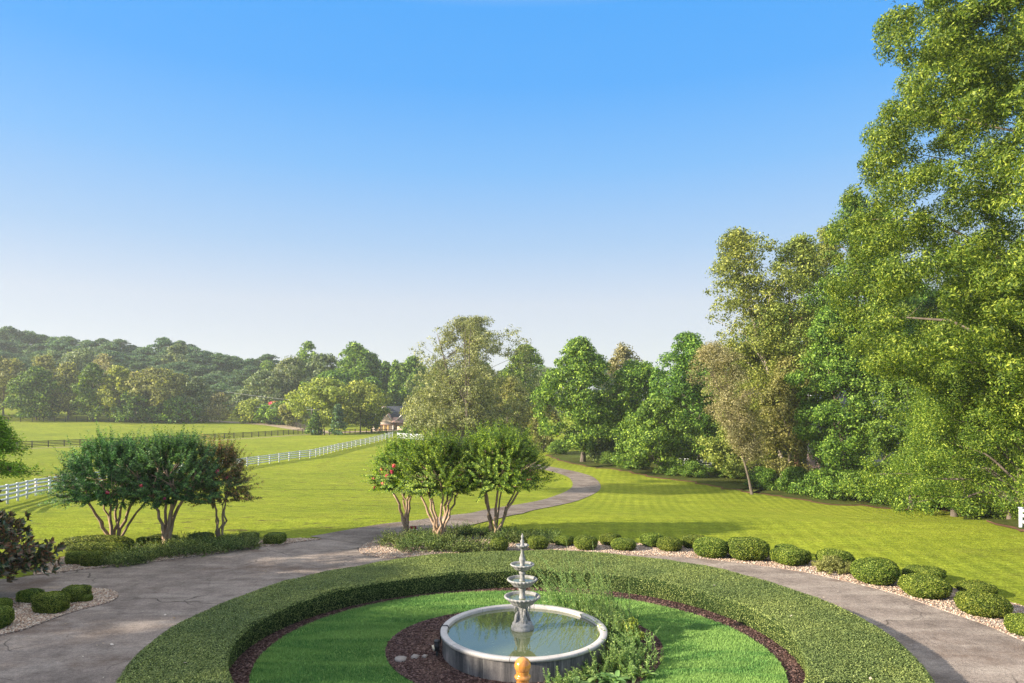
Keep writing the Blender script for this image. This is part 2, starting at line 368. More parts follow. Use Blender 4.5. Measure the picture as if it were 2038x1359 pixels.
def wood_m():
    s = NT('varnished_oak'); v = s.mapping((8, 8, 1.2)); n = s.noise(6, 4, .6, v, 1.5)
    c = s.ramp(n, [(.3, (.40, .13, .018)), (.5, (.62, .25, .045)), (.7, (.75, .36, .08))])
    s.set(c, .22, .5); s.b.inputs['Coat Weight'].default_value = .6; s.b.inputs['Coat Roughness'].default_value = .12; return s.m
M_WOOD = wood_m()
def plain(name, c, rough=.6, spec=.3, var=.25, sc=8):
    s = NT(name); n = s.noise(sc, 4, .6); c2 = s.mix(1.0, c, s.ramp(n, [(.3, 1 - var), (.7, 1 + var)]), 'MULTIPLY'); return s.set(c2, rough, spec)
M_WHITE = plain('white_painted_wood', (.66, .68, .72), .5, .3, .15, 3)
M_BLACK = plain('black_painted_wood', (.035, .026, .024), .7, .3, .3, 3)
M_SHEATH = plain('soil', (.16, .085, .05), .9, .1, .4, 2)

# ------------------------------------------------------------------ ground sheet
def axis(segs):
    out = []
    for a, b, st in segs: out += list(np.arange(a, b, st))
    out.append(segs[-1][1]); return np.array(out, float)
gx = axis([(-700, -300, 40), (-300, -120, 9), (-120, -45, 2.5), (-45, 60, 1.0), (60, 140, 4), (140, 700, 40)])
gy = axis([(-78, 0, 26), (0, 30, 5), (30, 130, 1.0), (130, 280, 3.0), (280, 440, 8), (440, 1400, 60)])
GX, GY = np.meshgrid(gx, gy); GZ = T(GX, GY)
nx, ny = len(gx), len(gy)
_i = np.arange(ny - 1)[:, None] * nx; _j = np.arange(nx - 1)[None]
gm = MB(); gm.add(np.stack([GX, GY, GZ], -1).reshape(-1, 3), np.stack([_i + _j, _i + _j + 1, _i + nx + _j + 1, _i + nx + _j], -1).reshape(-1, 4))
tag(gm.build('grass_ground', M_LAWN, smooth=True), kind='structure')

def catmull(P, n=8, closed=True):
    P = np.asarray(P, float); m = len(P); out = []
    rng_ = range(m if closed else m - 1)
    for i in rng_:
        if closed: p0, p1, p2, p3 = P[(i - 1) % m], P[i], P[(i + 1) % m], P[(i + 2) % m]
        else: p0, p1, p2, p3 = P[max(i - 1, 0)], P[i], P[i + 1], P[min(i + 2, m - 1)]
        for t in np.arange(n) / n:
            out.append(.5 * ((2 * p1) + (-p0 + p2) * t + (2 * p0 - 5 * p1 + 4 * p2 - p3) * t * t + (-p0 + 3 * p1 - 3 * p2 + p3) * t ** 3))
    if not closed: out.append(P[-1])
    return np.array(out)
def sheet(name, pts, z, mat, thick=.0, kind='structure', smooth=6, **k):
    P = catmull(pts, smooth) if smooth else np.array(pts)
    n = len(P); lo, hi = P.min(0), P.max(0); g = max(1.0, (hi - lo).max() / 30)
    gp = np.stack(np.meshgrid(np.arange(lo[0] + .4, hi[0], g), np.arange(lo[1] + .4, hi[1], g)), -1).reshape(-1, 2)
    vs, es, fs, *_ = delaunay_2d_cdt([Vector(p) for p in P] + [Vector(p) for p in gp], [], [list(range(n))], 1, 1e-4)
    V2 = np.array([tuple(v) for v in vs]); tri = np.array([f for f in fs if len(f) == 3])
    a, b, c = V2[tri[:, 0]], V2[tri[:, 1]], V2[tri[:, 2]]
    cr2 = (b[:, 0] - a[:, 0]) * (c[:, 1] - a[:, 1]) - (b[:, 1] - a[:, 1]) * (c[:, 0] - a[:, 0]); tri[cr2 < 0] = tri[cr2 < 0][:, ::-1]
    mb = MB(); mb.add(np.c_[V2, np.full(len(V2), z)], tri)
    if thick:
        area = 0.5 * np.sum(P[:, 0] * np.roll(P[:, 1], -1) - np.roll(P[:, 0], -1) * P[:, 1])
        top = np.c_[P, np.full(n, z)]; bot = np.c_[P, np.full(n, z - thick)]; i = np.arange(n); j = (i + 1) % n
        mb.add(np.concatenate([top, bot]), np.stack([i + n, j + n, j, i], 1) if area > 0 else np.stack([j + n, i + n, i, j], 1))
    o = mb.build(name, mat); tag(o, kind=kind, **k); return o, P
# asphalt apron in front of the house and round the hedge
ap = [flat(x, y) for x, y in [(0, 1154), (67, 1146), (196, 1132), (280, 1123), (419, 1105), (503, 1092.5), (560, 1085), (620, 1076), (680, 1064.6), (735, 1054)]]
ap += [flat(x, y) for x, y in [(800, 1060), (900, 1075), (1037, 1085), (1187, 1088), (1265, 1091), (1361, 1096), (1536, 1114), (1606, 1124), (1696, 1138), (1789, 1158), (1887, 1182), (2004, 1216), (2100, 1250), (2260, 1330)]]
ap += [(15, 4), (11, -3), (-20, -3), (-34, 8), (-30, 17), (-22, 21.5)]
_, APRON = sheet('driveway', ap, .02, M_ASPH, .03, smooth=4)
# road strip winding off to the gate
def strip(name, C, width, dz, mat, n=7, across=5, kind='structure', wob=0.0):
    C = catmull(C, n, False); d = np.gradient(C, axis=0); d /= np.linalg.norm(d, axis=1)[:, None]; nn = np.stack([-d[:, 1], d[:, 0]], 1)
    w = np.broadcast_to(np.asarray(width, float), (len(C),)) if np.ndim(width) == 0 else np.interp(np.linspace(0, 1, len(C)), np.linspace(0, 1, len(width)), width)
    s = np.linspace(-.5, .5, across); e = 1 + wob * np.sin(np.arange(len(C)) * 1.7)
    P = C[:, None] + nn[:, None] * (s[None, :, None] * (w * e)[:, None, None])
    Z = T(P[..., 0], P[..., 1]) + dz; V = np.concatenate([P, Z[..., None]], -1).reshape(-1, 3)
    m = len(C); i = np.arange(m - 1)[:, None] * across; j = np.arange(across - 1)[None]
    mb = MB(); mb.add(V, np.stack([i + j + 1, i + j, i + across + j, i + across + j + 1], -1).reshape(-1, 4))
    o = mb.build(name, mat); tag(o, kind=kind); return o
road = [place(x, y) for x, y in [(690, 1080), (745, 1067), (804, 1053), (886, 1040), (955, 1027), (1010, 1016.5), (1065, 1006.5), (1127, 992), (1166, 972), (1160, 953), (1134, 942), (1092, 932.5), (1050, 924)]]
road += [(-1, 118), (-8, 135), (-14, 158), (-16, 185), (-12, 204)]
strip('winding_drive', road, [4.6, 4.0, 3.4, 3.2, 3.0, 3.0, 3.2, 3.2, 3.1, 3.0, 3.0, 3.2, 4, 6], .03, M_ASPH2, 9)
M_DIRT = plain('pale_dirt', (.34, .27, .19), .9, .1, .25, 1.5)
strip('dirt_track', [place(x, y) for x, y in [(-90, 898), (35, 893.5), (200, 887), (380, 879), (520, 871), (600, 865.5), (650, 863)]], 1.3, .03, M_DIRT, 12, 3)
strip('country_road', [(-150, 262), (-90, 236), (-62, 216), (-30, 210), (-10, 207), (30, 203), (80, 190)], 6.0, .035, M_DIRT, 12, 5)
# inner rings
def ring_pts(c, pol, n=72):
    a = np.array([p[0] for p in pol], float); r = np.array([p[1] for p in pol], float)
    o = np.argsort(a % 360); a = (a % 360)[o]; r = r[o]
    K = 3; A = np.radians(a); Bm = lambda t: np.stack([np.ones_like(t)] + [f(k * t) for k in range(1, K + 1) for f in (np.cos, np.sin)], 1)
    B = Bm(A); co = np.linalg.solve(B.T @ B + np.diag([0, 0, 0, .05, .05, .6, .6]), B.T @ r)
    t = np.linspace(0, 2 * math.pi, n, endpoint=False); rr = Bm(t) @ co
    return np.stack([c[0] + rr * np.cos(t), c[1] + rr * np.sin(t)], 1)
LAWN = ring_pts((.15, 16.5), [(-180, 5.96), (-169, 6.07), (-161, 6.11), (-17, 6.16), (-11, 6.05), (-2, 5.9), (9, 5.79), (18, 5.64), (32, 5.51), (44, 5.31), (56, 5.06), (80, 4.9), (107, 4.9), (121, 5.18), (131, 5.36), (141, 5.49), (-135, 5.9), (-90, 5.6), (-45, 5.9)])
BED = ring_pts((.4, 16.6), [(-173, 3.42), (-143, 3.33), (-31, 3.21), (-20, 3.14), (-6, 3.17), (6, 3.26), (17, 3.39), (25, 3.36), (133, 3.19), (143, 3.34), (157, 3.41), (169, 3.46), (90, 3.0), (-90, 3.3), (60, 3.1), (-60, 3.25)])
HI = ring_pts((.2, 16.5), [(-172, 6.58), (-162, 6.5), (10, 6.15), (23, 6.17), (33, 6.14), (44, 5.95), (63, 5.7), (89, 5.26), (115, 5.4), (137, 5.83), (169, 6.31), (178, 6.48), (-10, 6.3), (-40, 6.5), (-90, 6.2), (-135, 6.5)])
HO = ring_pts((.25, 16.5), [(-169, 8.53), (-159, 8.62), (-21, 8.66), (-10, 8.62), (0, 8.71), (9, 8.57), (19, 8.67), (29, 8.8), (60, 8.8), (89, 8.69), (120, 8.45), (151, 8.25), (164, 8.5), (179, 8.53), (-90, 8.6), (-45, 8.6), (-135, 8.6)])
def off(P, k, c=(.2, 16.5)):
    c = np.array(c); d = P - c; return c + d * (1 + k / np.linalg.norm(d, axis=1))[:, None]
sheet('mulch_border', off(HI, .5), .04, M_MULCH, .04, smooth=0)
_, LAWNP = sheet('inner_lawn', LAWN, .07, M_INNER, .04, smooth=0)
_, BEDP = sheet('mulch_bed', BED, .09, M_MULCH, .04, smooth=0)
# gravel beds
def scatter_in(P, n, rng):
    P = np.asarray(P); lo, hi = P.min(0), P.max(0); out = []
    while len(out) < n:
        q = lo + rng.random((n, 2)) * (hi - lo); x, y = q[:, 0], q[:, 1]; ins = np.zeros(n, bool)
        a, b = P, np.roll(P, -1, 0)
        for (x1, y1), (x2, y2) in zip(a, b):
            if y1 == y2: continue
            c = ((y1 > y) != (y2 > y)) & (x < (x2 - x1) * (y - y1) / (y2 - y1) + x1); ins ^= c
        out += list(q[ins])
    return np.array(out[:n])
_oct = np.array([(1, 0, 0), (0, 1, 0), (-1, 0, 0), (0, -1, 0), (0, 0, 1), (0, 0, -1)], float)
_of = np.array([(0, 1, 4), (1, 2, 4), (2, 3, 4), (3, 0, 4), (1, 0, 5), (2, 1, 5), (3, 2, 5), (0, 3, 5)])
def pebbles(P, z, size, rng, stretch=(1, 1, .6), mb=None):
    n = len(P); s = size * (.6 + .8 * rng.random((n, 1, 1))) * np.array(stretch) * (.7 + .6 * rng.random((n, 1, 3)))
    V = _oct[None] * s * (.8 + .4 * rng.random((n, 6, 1))); a = rng.random(n) * 6.28; ca, sa = np.cos(a)[:, None], np.sin(a)[:, None]
    V = np.stack([V[..., 0] * ca - V[..., 1] * sa, V[..., 0] * sa + V[..., 1] * ca, V[..., 2]], -1)
    V += np.c_[P, np.full(n, z) if np.ndim(z) == 0 else z][:, None]
    F = (_of[None] + np.arange(n)[:, None, None] * 6).reshape(-1, 3)
    mb = mb or MB(); mb.add(V.reshape(-1, 3), F); return mb
G_RIGHT = [flat(x, y) for x, y in [(716, 1100), (722, 1086), (762, 1073), (790, 1062), (830, 1056), (900, 1057), (1000, 1063), (1100, 1072), (1187, 1079), (1265, 1083), (1361, 1088), (1450, 1096), (1536, 1106), (1606, 1117), (1696, 1130), (1789, 1148), (1887, 1170), (2004, 1199), (2100, 1230), (2260, 1290),
           (2200, 1345), (2038, 1278), (1955, 1243), (1882, 1218), (1784, 1184), (1699, 1162), (1613, 1142.6), (1578, 1136.6), (1500, 1125), (1383, 1112), (1265, 1106), (1171, 1101), (1100, 1097), (1037, 1095), (955, 1101), (845, 1109), (776, 1112), (738, 1109)]]
G_LEFT = [flat(x, y) for x, y in [(67, 1146), (130, 1139), (196, 1132), (280, 1123), (419, 1105), (503, 1092.5), (560, 1085), (600, 1079), (640, 1074.5), (590, 1073), (540, 1076), (480, 1078), (400, 1080), (300, 1083), (200, 1092), (140, 1106), (110, 1117), (80, 1130)]]
G_ISLE = [flat(x, y) for x, y in [(0, 1267), (55, 1253), (110, 1232), (165, 1214.5), (214, 1202), (235, 1188), (226, 1179), (192, 1173), (160, 1172), (124, 1179), (85, 1185), (16, 1194), (-60, 1200), (-140, 1210), (-200, 1240), (-120, 1290)]]
rs = np.random.default_rng(5)
for nm, g, n in (('gravel_bed', G_RIGHT, 16000), ('gravel_bed', G_LEFT, 9000), ('gravel_bed', G_ISLE, 9000)):
    o, P = sheet(nm, g, .045, M_GRAV, .04, smooth=3)
    pb = pebbles(scatter_in(P, n, rs), .05, .03, rs).build('gravel', M_STONES); tag(pb, 'loose tan and pink gravel stones over the planting beds', 'gravel', kind='stuff')
pb = pebbles(scatter_in(BED, 9000, rs), .097, .028, rs, (1.5, .5, .35)).build('mulch', M_CHIPS); tag(pb, 'dark bark mulch chips round the fountain pool', 'mulch', kind='stuff')
rr_ = scatter_in(off(HI, .05), 26000, rs); dd = rr_ - np.array((.15, 16.5))
LR = np.linalg.norm(LAWN - np.array((.15, 16.5)), axis=1); LA = np.arctan2(LAWN[:, 1] - 16.5, LAWN[:, 0] - .15); oo = np.argsort(LA)
lr = np.interp(np.arctan2(dd[:, 1], dd[:, 0]), LA[oo], LR[oo], period=2 * math.pi); rr_ = rr_[np.linalg.norm(dd, axis=1) > lr + .02]
pb = pebbles(rr_, .05, .03, rs, (1.5, .5, .35)).build('mulch', M_CHIPS); tag(pb, 'strip of reddish bark mulch at the foot of the round hedge', 'mulch', kind='stuff')
def blades(P, z, h, rng, name, mat, label):
    n = len(P); a = rng.random(n) * 6.28; ln = rng.normal(0, .35, (n, 2)); hh = h * (.5 + rng.random(n)); w = .006 + h * .06
    b = np.c_[P, z]; u = np.stack([np.cos(a) * w, np.sin(a) * w, np.zeros(n)], 1); tip = b + np.stack([ln[:, 0] * hh, ln[:, 1] * hh, hh], 1)
    V = np.stack([b - u, b + u, tip], 1); m_ = MB(); m_.add(V.reshape(-1, 3), np.arange(n * 3).reshape(-1, 3)); tag(m_.build(name, mat), label, 'grass', kind='stuff')
M_BLADE = (lambda s: s.set(s.mix(s.ramp(s.noise(.9, 3, .5, s.mapping((.30, 1.3, 1), (0, 0, R(14))), 1.2), [(.42, 0.0), (.58, 1.0)]), s.ramp(s.geo.outputs['Random Per Island'], [(0, (.065, .165, .045)), (.6, (.120, .265, .065)), (1, (.21, .35, .10))]), (.22, .36, .095)), .8, .1))(NT('grass_blades'))
M_BLADE2 = (lambda s: s.set(s.ramp(s.geo.outputs['Random Per Island'], [(0, (.10, .14, .012)), (.6, (.19, .24, .02)), (1, (.30, .33, .045))]), .8, .1))(NT('meadow_blades'))
_bl = scatter_in(LAWN, 330000, rs); _bl = _bl[_bl[:, 1] > 12.5]; _db = _bl - np.array((.4, 16.6)); _br = np.linalg.norm(BED - np.array((.4, 16.6)), axis=1); _ba = np.arctan2(BED[:, 1] - 16.6, BED[:, 0] - .4); _bo = np.argsort(_ba)
_bl = _bl[np.linalg.norm(_db, axis=1) > np.interp(np.arctan2(_db[:, 1], _db[:, 0]), _ba[_bo], _br[_bo], period=2 * math.pi) + .01]
blades(_bl, np.full(len(_bl), .068), .045, rs, 'grass', M_BLADE, 'short bright green turf inside the round hedge')
# bare red soil and leaf litter at the wood's edge
edge = [place(x, y) for x, y in [(1085, 905), (1110, 916), (1170, 929), (1230, 936), (1300, 950), (1400, 965), (1480, 979), (1560, 990), (1640, 1003), (1760, 1012), (1850, 1014), (1900, 1026), (2000, 1040), (2100, 1058)]]
back = [(p[0] + 9, p[1] + 22) for p in edge][::-1]
E2 = catmull(edge, 6, False)
def draped(name, inner, vec, rows, dz, mat):
    A = np.asarray(inner); V = []
    for k in range(rows + 1): V.append(A + np.array(vec) * k / rows)
    P = np.stack(V, 1); Z = T(P[..., 0], P[..., 1]) + dz; m, a = P.shape[:2]
    i = np.arange(m - 1)[:, None] * a; j = np.arange(a - 1)[None]; mb = MB()
    mb.add(np.concatenate([P, Z[..., None]], -1).reshape(-1, 3), np.stack([i + j, i + a + j, i + a + j + 1, i + j + 1], -1).reshape(-1, 4))
    return tag(mb.build(name, mat), kind='structure')
_rng = np.random.default_rng(2); E2 = E2 + _rng.normal(0, .45, E2.shape)
draped('bare_soil', E2, (.7, 1.0), 2, .03, M_SHEATH)
draped('woodland_floor', E2 + np.array((.4, .6)), (40, 60), 24, .05, M_WOODFLOOR)

# ------------------------------------------------------------------ foliage tools
def unit(v): return v / (np.linalg.norm(v, axis=-1, keepdims=True) + 1e-9)
def leaves(pos, nor, size, rng, asp=.55, tang=None, jit=.35):
    """rhombic leaves: pos (n,3), normal (n,3), length size"""
    n = len(pos); nor = unit(nor + rng.normal(0, jit, (n, 3)))
    t = rng.normal(0, 1, (n, 3)) if tang is None else tang + rng.normal(0, .15, (n, 3))
    t = unit(t - nor * (t * nor).sum(1, keepdims=True)); b = np.cross(nor, t)
    L = size * (.65 + .7 * rng.random((n, 1))); w = L * asp * .5; L = L * .5
    return np.stack([pos - t * L, pos + b * w - t * L * .1, pos + t * L, pos - b * w - t * L * .1], 1)
def prof(shape, t):
    t = np.clip(t, 0, 1)
    if shape == 'round': return np.sin(np.pi * (t * .90 + .07)) ** .55
    if shape == 'oval': return np.sin(np.pi * (t * .93 + .05) ** .8) ** .65
    if shape == 'tall': return np.minimum(1, (t * 5 + .45)) * np.sqrt(np.clip(1 - t ** 2.6, 0, 1)) * .95 + .03
    if shape == 'column': return np.minimum(1, t * 6 + .5) * np.clip(1 - t ** 4, 0, 1) ** .6
    if shape == 'cone': return (1 - t) ** .8 * .95 + .05
    if shape == 'vase': return (.30 + .75 * t) * np.sqrt(np.clip(1 - t ** 5, 0, 1))
    if shape == 'pine': return np.where(t < .5, .55 + .8 * t, np.sqrt(np.clip(1 - ((t - .5) * 2) ** 2.4, 0, 1)))
    if shape == 'skirt': return np.minimum(1, t * 8 + .8) * np.sqrt(np.clip(1 - t ** 2.2, 0, 1))
    return np.ones_like(t)
def crown(rng, z0, z1, Wd, shape, leaf, dens=1.0, cr=None, lean=(0, 0), squash=.75, gap=.12, asp=.6, depth=None, shell=.38, up=.25, rough=.2, soft=(.28, .88)):
    H = z1 - z0; cr = cr or max(.35, min(Wd, H) * .13)
    A = math.pi * Wd * .5 * (Wd * .5 + H) * 1.15
    nc = int(max(16, 3.3 * A / (math.pi * cr * cr)))
    t = rng.random(nc) ** .85; a = rng.random(nc) * 2 * math.pi; ph = rng.random(4) * 6.28
    pr = prof(shape, t) * (1 + rough * np.sin(2 * a + ph[0] + 4 * t) + rough * .8 * np.sin(3 * a + ph[1] - 6 * t) + rough * .6 * np.sin(5 * a + 9 * t + ph[2]))
    Rr = np.maximum(0, Wd * .5 * pr - cr * .40); rr = Rr * rng.random(nc) ** shell
    dy = (depth or Wd) / Wd
    C = np.stack([rr * np.cos(a) + lean[0] * t, rr * np.sin(a) * dy + lean[1] * t, z0 + cr * .5 + t * (H - cr * 1.1)], 1)
    keep = (np.sin(C[:, 0] * 2.1 / cr * .35 + ph[3]) + np.sin(C[:, 2] * 2.7 / cr * .35 + ph[1]) + rng.normal(0, .6, nc)) > (-2 + gap * 6)
    C = C[keep] if keep.sum() > 8 else C; nc = len(C)
    rad = cr * (.55 + .8 * rng.random(nc) ** 1.5)
    per = dens * 6.4 * rad ** 2 / (leaf ** 2 * asp) * 1.15
    idx = np.repeat(np.arange(nc), np.maximum(4, per.astype(int))); n = len(idx)
    ax = C[idx] - np.array((lean[0] * .5, lean[1] * .5, z0 + H * .4)); ax = unit(ax)
    d = unit(unit(rng.normal(0, 1, (n, 3))) + ax * .55 + np.array((0, 0, up)))
    pos = C[idx] + d * (rad[idx] * (soft[0] + soft[1] * rng.random(n) ** .7))[:, None] * np.array((1, 1, squash))
    return leaves(pos, d, leaf, rng, asp, jit=.5), C, rad
def limb(mb, a, b, r0, r1, rng, n=5, sag=.12, sides=5):
    a, b = np.array(a, float), np.array(b, float); t = np.linspace(0, 1, n + 1)[:, None]; L = np.linalg.norm(b - a)
    P = a + (b - a) * t; P[:, 2] += (np.sin(t[:, 0] * math.pi) * L * sag); P[1:-1] += rng.normal(0, L * .035, (n - 1, 3))
    mb.tube(P, r0 + (r1 - r0) * t[:, 0] ** .8, sides); return P
def px_leaf(Y, k=2.3): return k * Y / 683.0
def tree_data(seed, H, Wd, z0, shape, leaf, bark='grey', lean=(0, 0), trunk_r=None, dens=1.0, cr=None, gap=.12, nl=16, stems=1, basew=.3,
              asp=.6, depth=None, squash=.75, shell=.38, limb_r=.35, up=.25, twigs=0, rough=.2, splay=.35, soft=(.28, .88)):
    rng = np.random.default_rng(seed)
    Q, C, rad = crown(rng, z0, H, Wd, shape, leaf, dens, cr, lean, squash, gap, asp, depth, shell, up, rough, soft)
    mb = MB(); tr = trunk_r or H * .014
    tops = []
    for s in range(stems):
        an = rng.random() * 6.28 if stems > 1 else 0; br = basew * (stems > 1)
        k = 9; t = np.linspace(0, 1, k); spread = Wd * splay * (stems > 1)
        P = np.stack([br * math.cos(an) + spread * math.cos(an) * t ** 1.3 + lean[0] * t ** 1.4, br * math.sin(an) + spread * math.sin(an) * t ** 1.3 + lean[1] * t ** 1.4, -.25 + (H * .88 + .25) * t], 1)
        P[1:] += np.cumsum(rng.normal(0, H * .006, (k - 1, 3)), 0) * np.array((1, 1, .2))
        r = tr * (1 - .86 * t ** .9) * (1 if stems == 1 else .6); r[0] *= 1.35
        mb.tube(P, r, 8); tops.append((P, r))
    sel = rng.choice(len(C), min(nl, len(C)), replace=False)
    for i in sel:
        P, r = tops[rng.integers(len(tops))]; zt = max(z0 * .6 + H * .03, C[i, 2] - (abs(C[i, 0]) + abs(C[i, 1])) * .5 - H * .04); f = np.clip((zt + .25) / (H * .88), .08, .92)
        a = np.array([np.interp(f, np.linspace(0, 1, len(P)), P[:, k]) for k in range(3)]); ra = np.interp(f, np.linspace(0, 1, len(P)), r)
        LP = limb(mb, a, C[i], max(.02, ra * limb_r * 1.3), .02, rng)
        for _ in range(twigs):
            q = LP[rng.integers(1, len(LP))]; e = q + rng.normal(0, rad[i] * .9, 3) + (0, 0, rad[i] * .5); limb(mb, q, e, max(.012, leaf * .10), .008, rng, 3, .05, 3)
    return mb, Q
ALL = {}
def tree(name, label, cat, X, Y, mat, H, group=None, rz=0, bark='grey', gz=None, **k):
    mb, Q = tree_data(H=H, **k)
    root = empty(name, (X, Y, gz if gz is not None else Tz(X, Y)), rz, label=label, cat=cat, group=group)
    mb.build('trunk', BARK[bark], root, smooth=True)
    c = MB(); c.quads(Q); c.build('crown', LM[mat], root)
    return root
_seed = [100]
def ptree(name, label, px, top, wpx, Y, mat, shape='round', base=None, low=.12, cat='tree', leafk=2.3, trunkpx=None, sink=0, **k):
    """a tree at distance Y whose crown centre, top row and width were read off the photo"""
    bx = (px if trunkpx is None else trunkpx); X = (bx - 1019) / FX * Y; g = Tz(X, Y) - sink
    H = (EYE - (top - 800) / FX * Y - g) * 1.035; Wd = wpx / FX * Y * 1.2; _seed[0] += 1
    lean = ((px - bx) / FX * Y * 1.4, 0) if trunkpx is not None else k.pop('lean', (0, 0))
    return tree(name, label, cat, X, Y, LM and mat, H, gz=g, seed=_seed[0], Wd=Wd, z0=H * low, shape=shape, leaf=px_leaf(Y, leafk), lean=lean, **k)

# ------------------------------------------------------------------ pinewood on the far left hill (copies of a few pines)
protos = []
for i in range(5):
    mb, Q = tree_data(900 + i, 22, 10 + i, 8.5, 'pine', .62, dens=.95, cr=1.7, gap=.08, nl=8, squash=.6, rough=.25, up=.5)
    r0 = empty('pine_tree', label='tall dark pine in the hazy pinewood on the far hill', cat='tree', group='pines on the far left hill')
    mb.build('trunk', BARK['grey'], r0, smooth=True); c = MB(); c.quads(Q); c.build('crown', LM['pine'], r0); protos.append([r0, 0])
def put(protos, X, Y, s, rz, top=None, label=None, group=None, gz=None, wid=1.0):
    p = protos[int(prng.integers(len(protos)))]; p = next((q for q in protos if q[1] == 0), p)
    o = p[0] if p[1] == 0 else copy_tree(p[0]); p[1] += 1
    g = Tz(X, Y) if gz is None else gz; o.location = (X, Y, g); o.rotation_euler = (0, 0, rz); o.scale = (s * wid, s * wid, s)
    if label: o['label'] = label
    if group: o['group'] = group
    return o
prng = np.random.default_rng(11)
HILL = [(-60, 662), (20, 664), (60, 672), (90, 668), (125, 678), (150, 678), (190, 676), (225, 681), (260, 690), (300, 692), (345, 688), (385, 700), (430, 706), (480, 711), (520, 722), (560, 735)]
hx, hy = [h[0] for h in HILL], [h[1] for h in HILL]
for row, (Y, dtop) in enumerate([(352, 0), (334, 14), (316, 30), (298, 46), (280, 60)]):
    step = 30 if row == 0 else 36
    for px in np.arange(-70, 535 - row * 8, step):
        p = px + prng.normal(0, 5); top = np.interp(p, hx, hy) + dtop + prng.normal(0, 6) - (5 if prng.random() < .18 else 0)
        y = Y + prng.normal(0, 4); X = (p - 1019) / FX * y; zt = EYE - (top - 800) / FX * y
        g = Tz(X, y); sc_ = min(1.7, max(.92, (zt - g) / 21.0)); put(protos, X, y, sc_, prng.random() * 6.28, gz=min(g, zt - 21.0 * sc_), wid=prng.uniform(1.05, 1.4) / sc_)
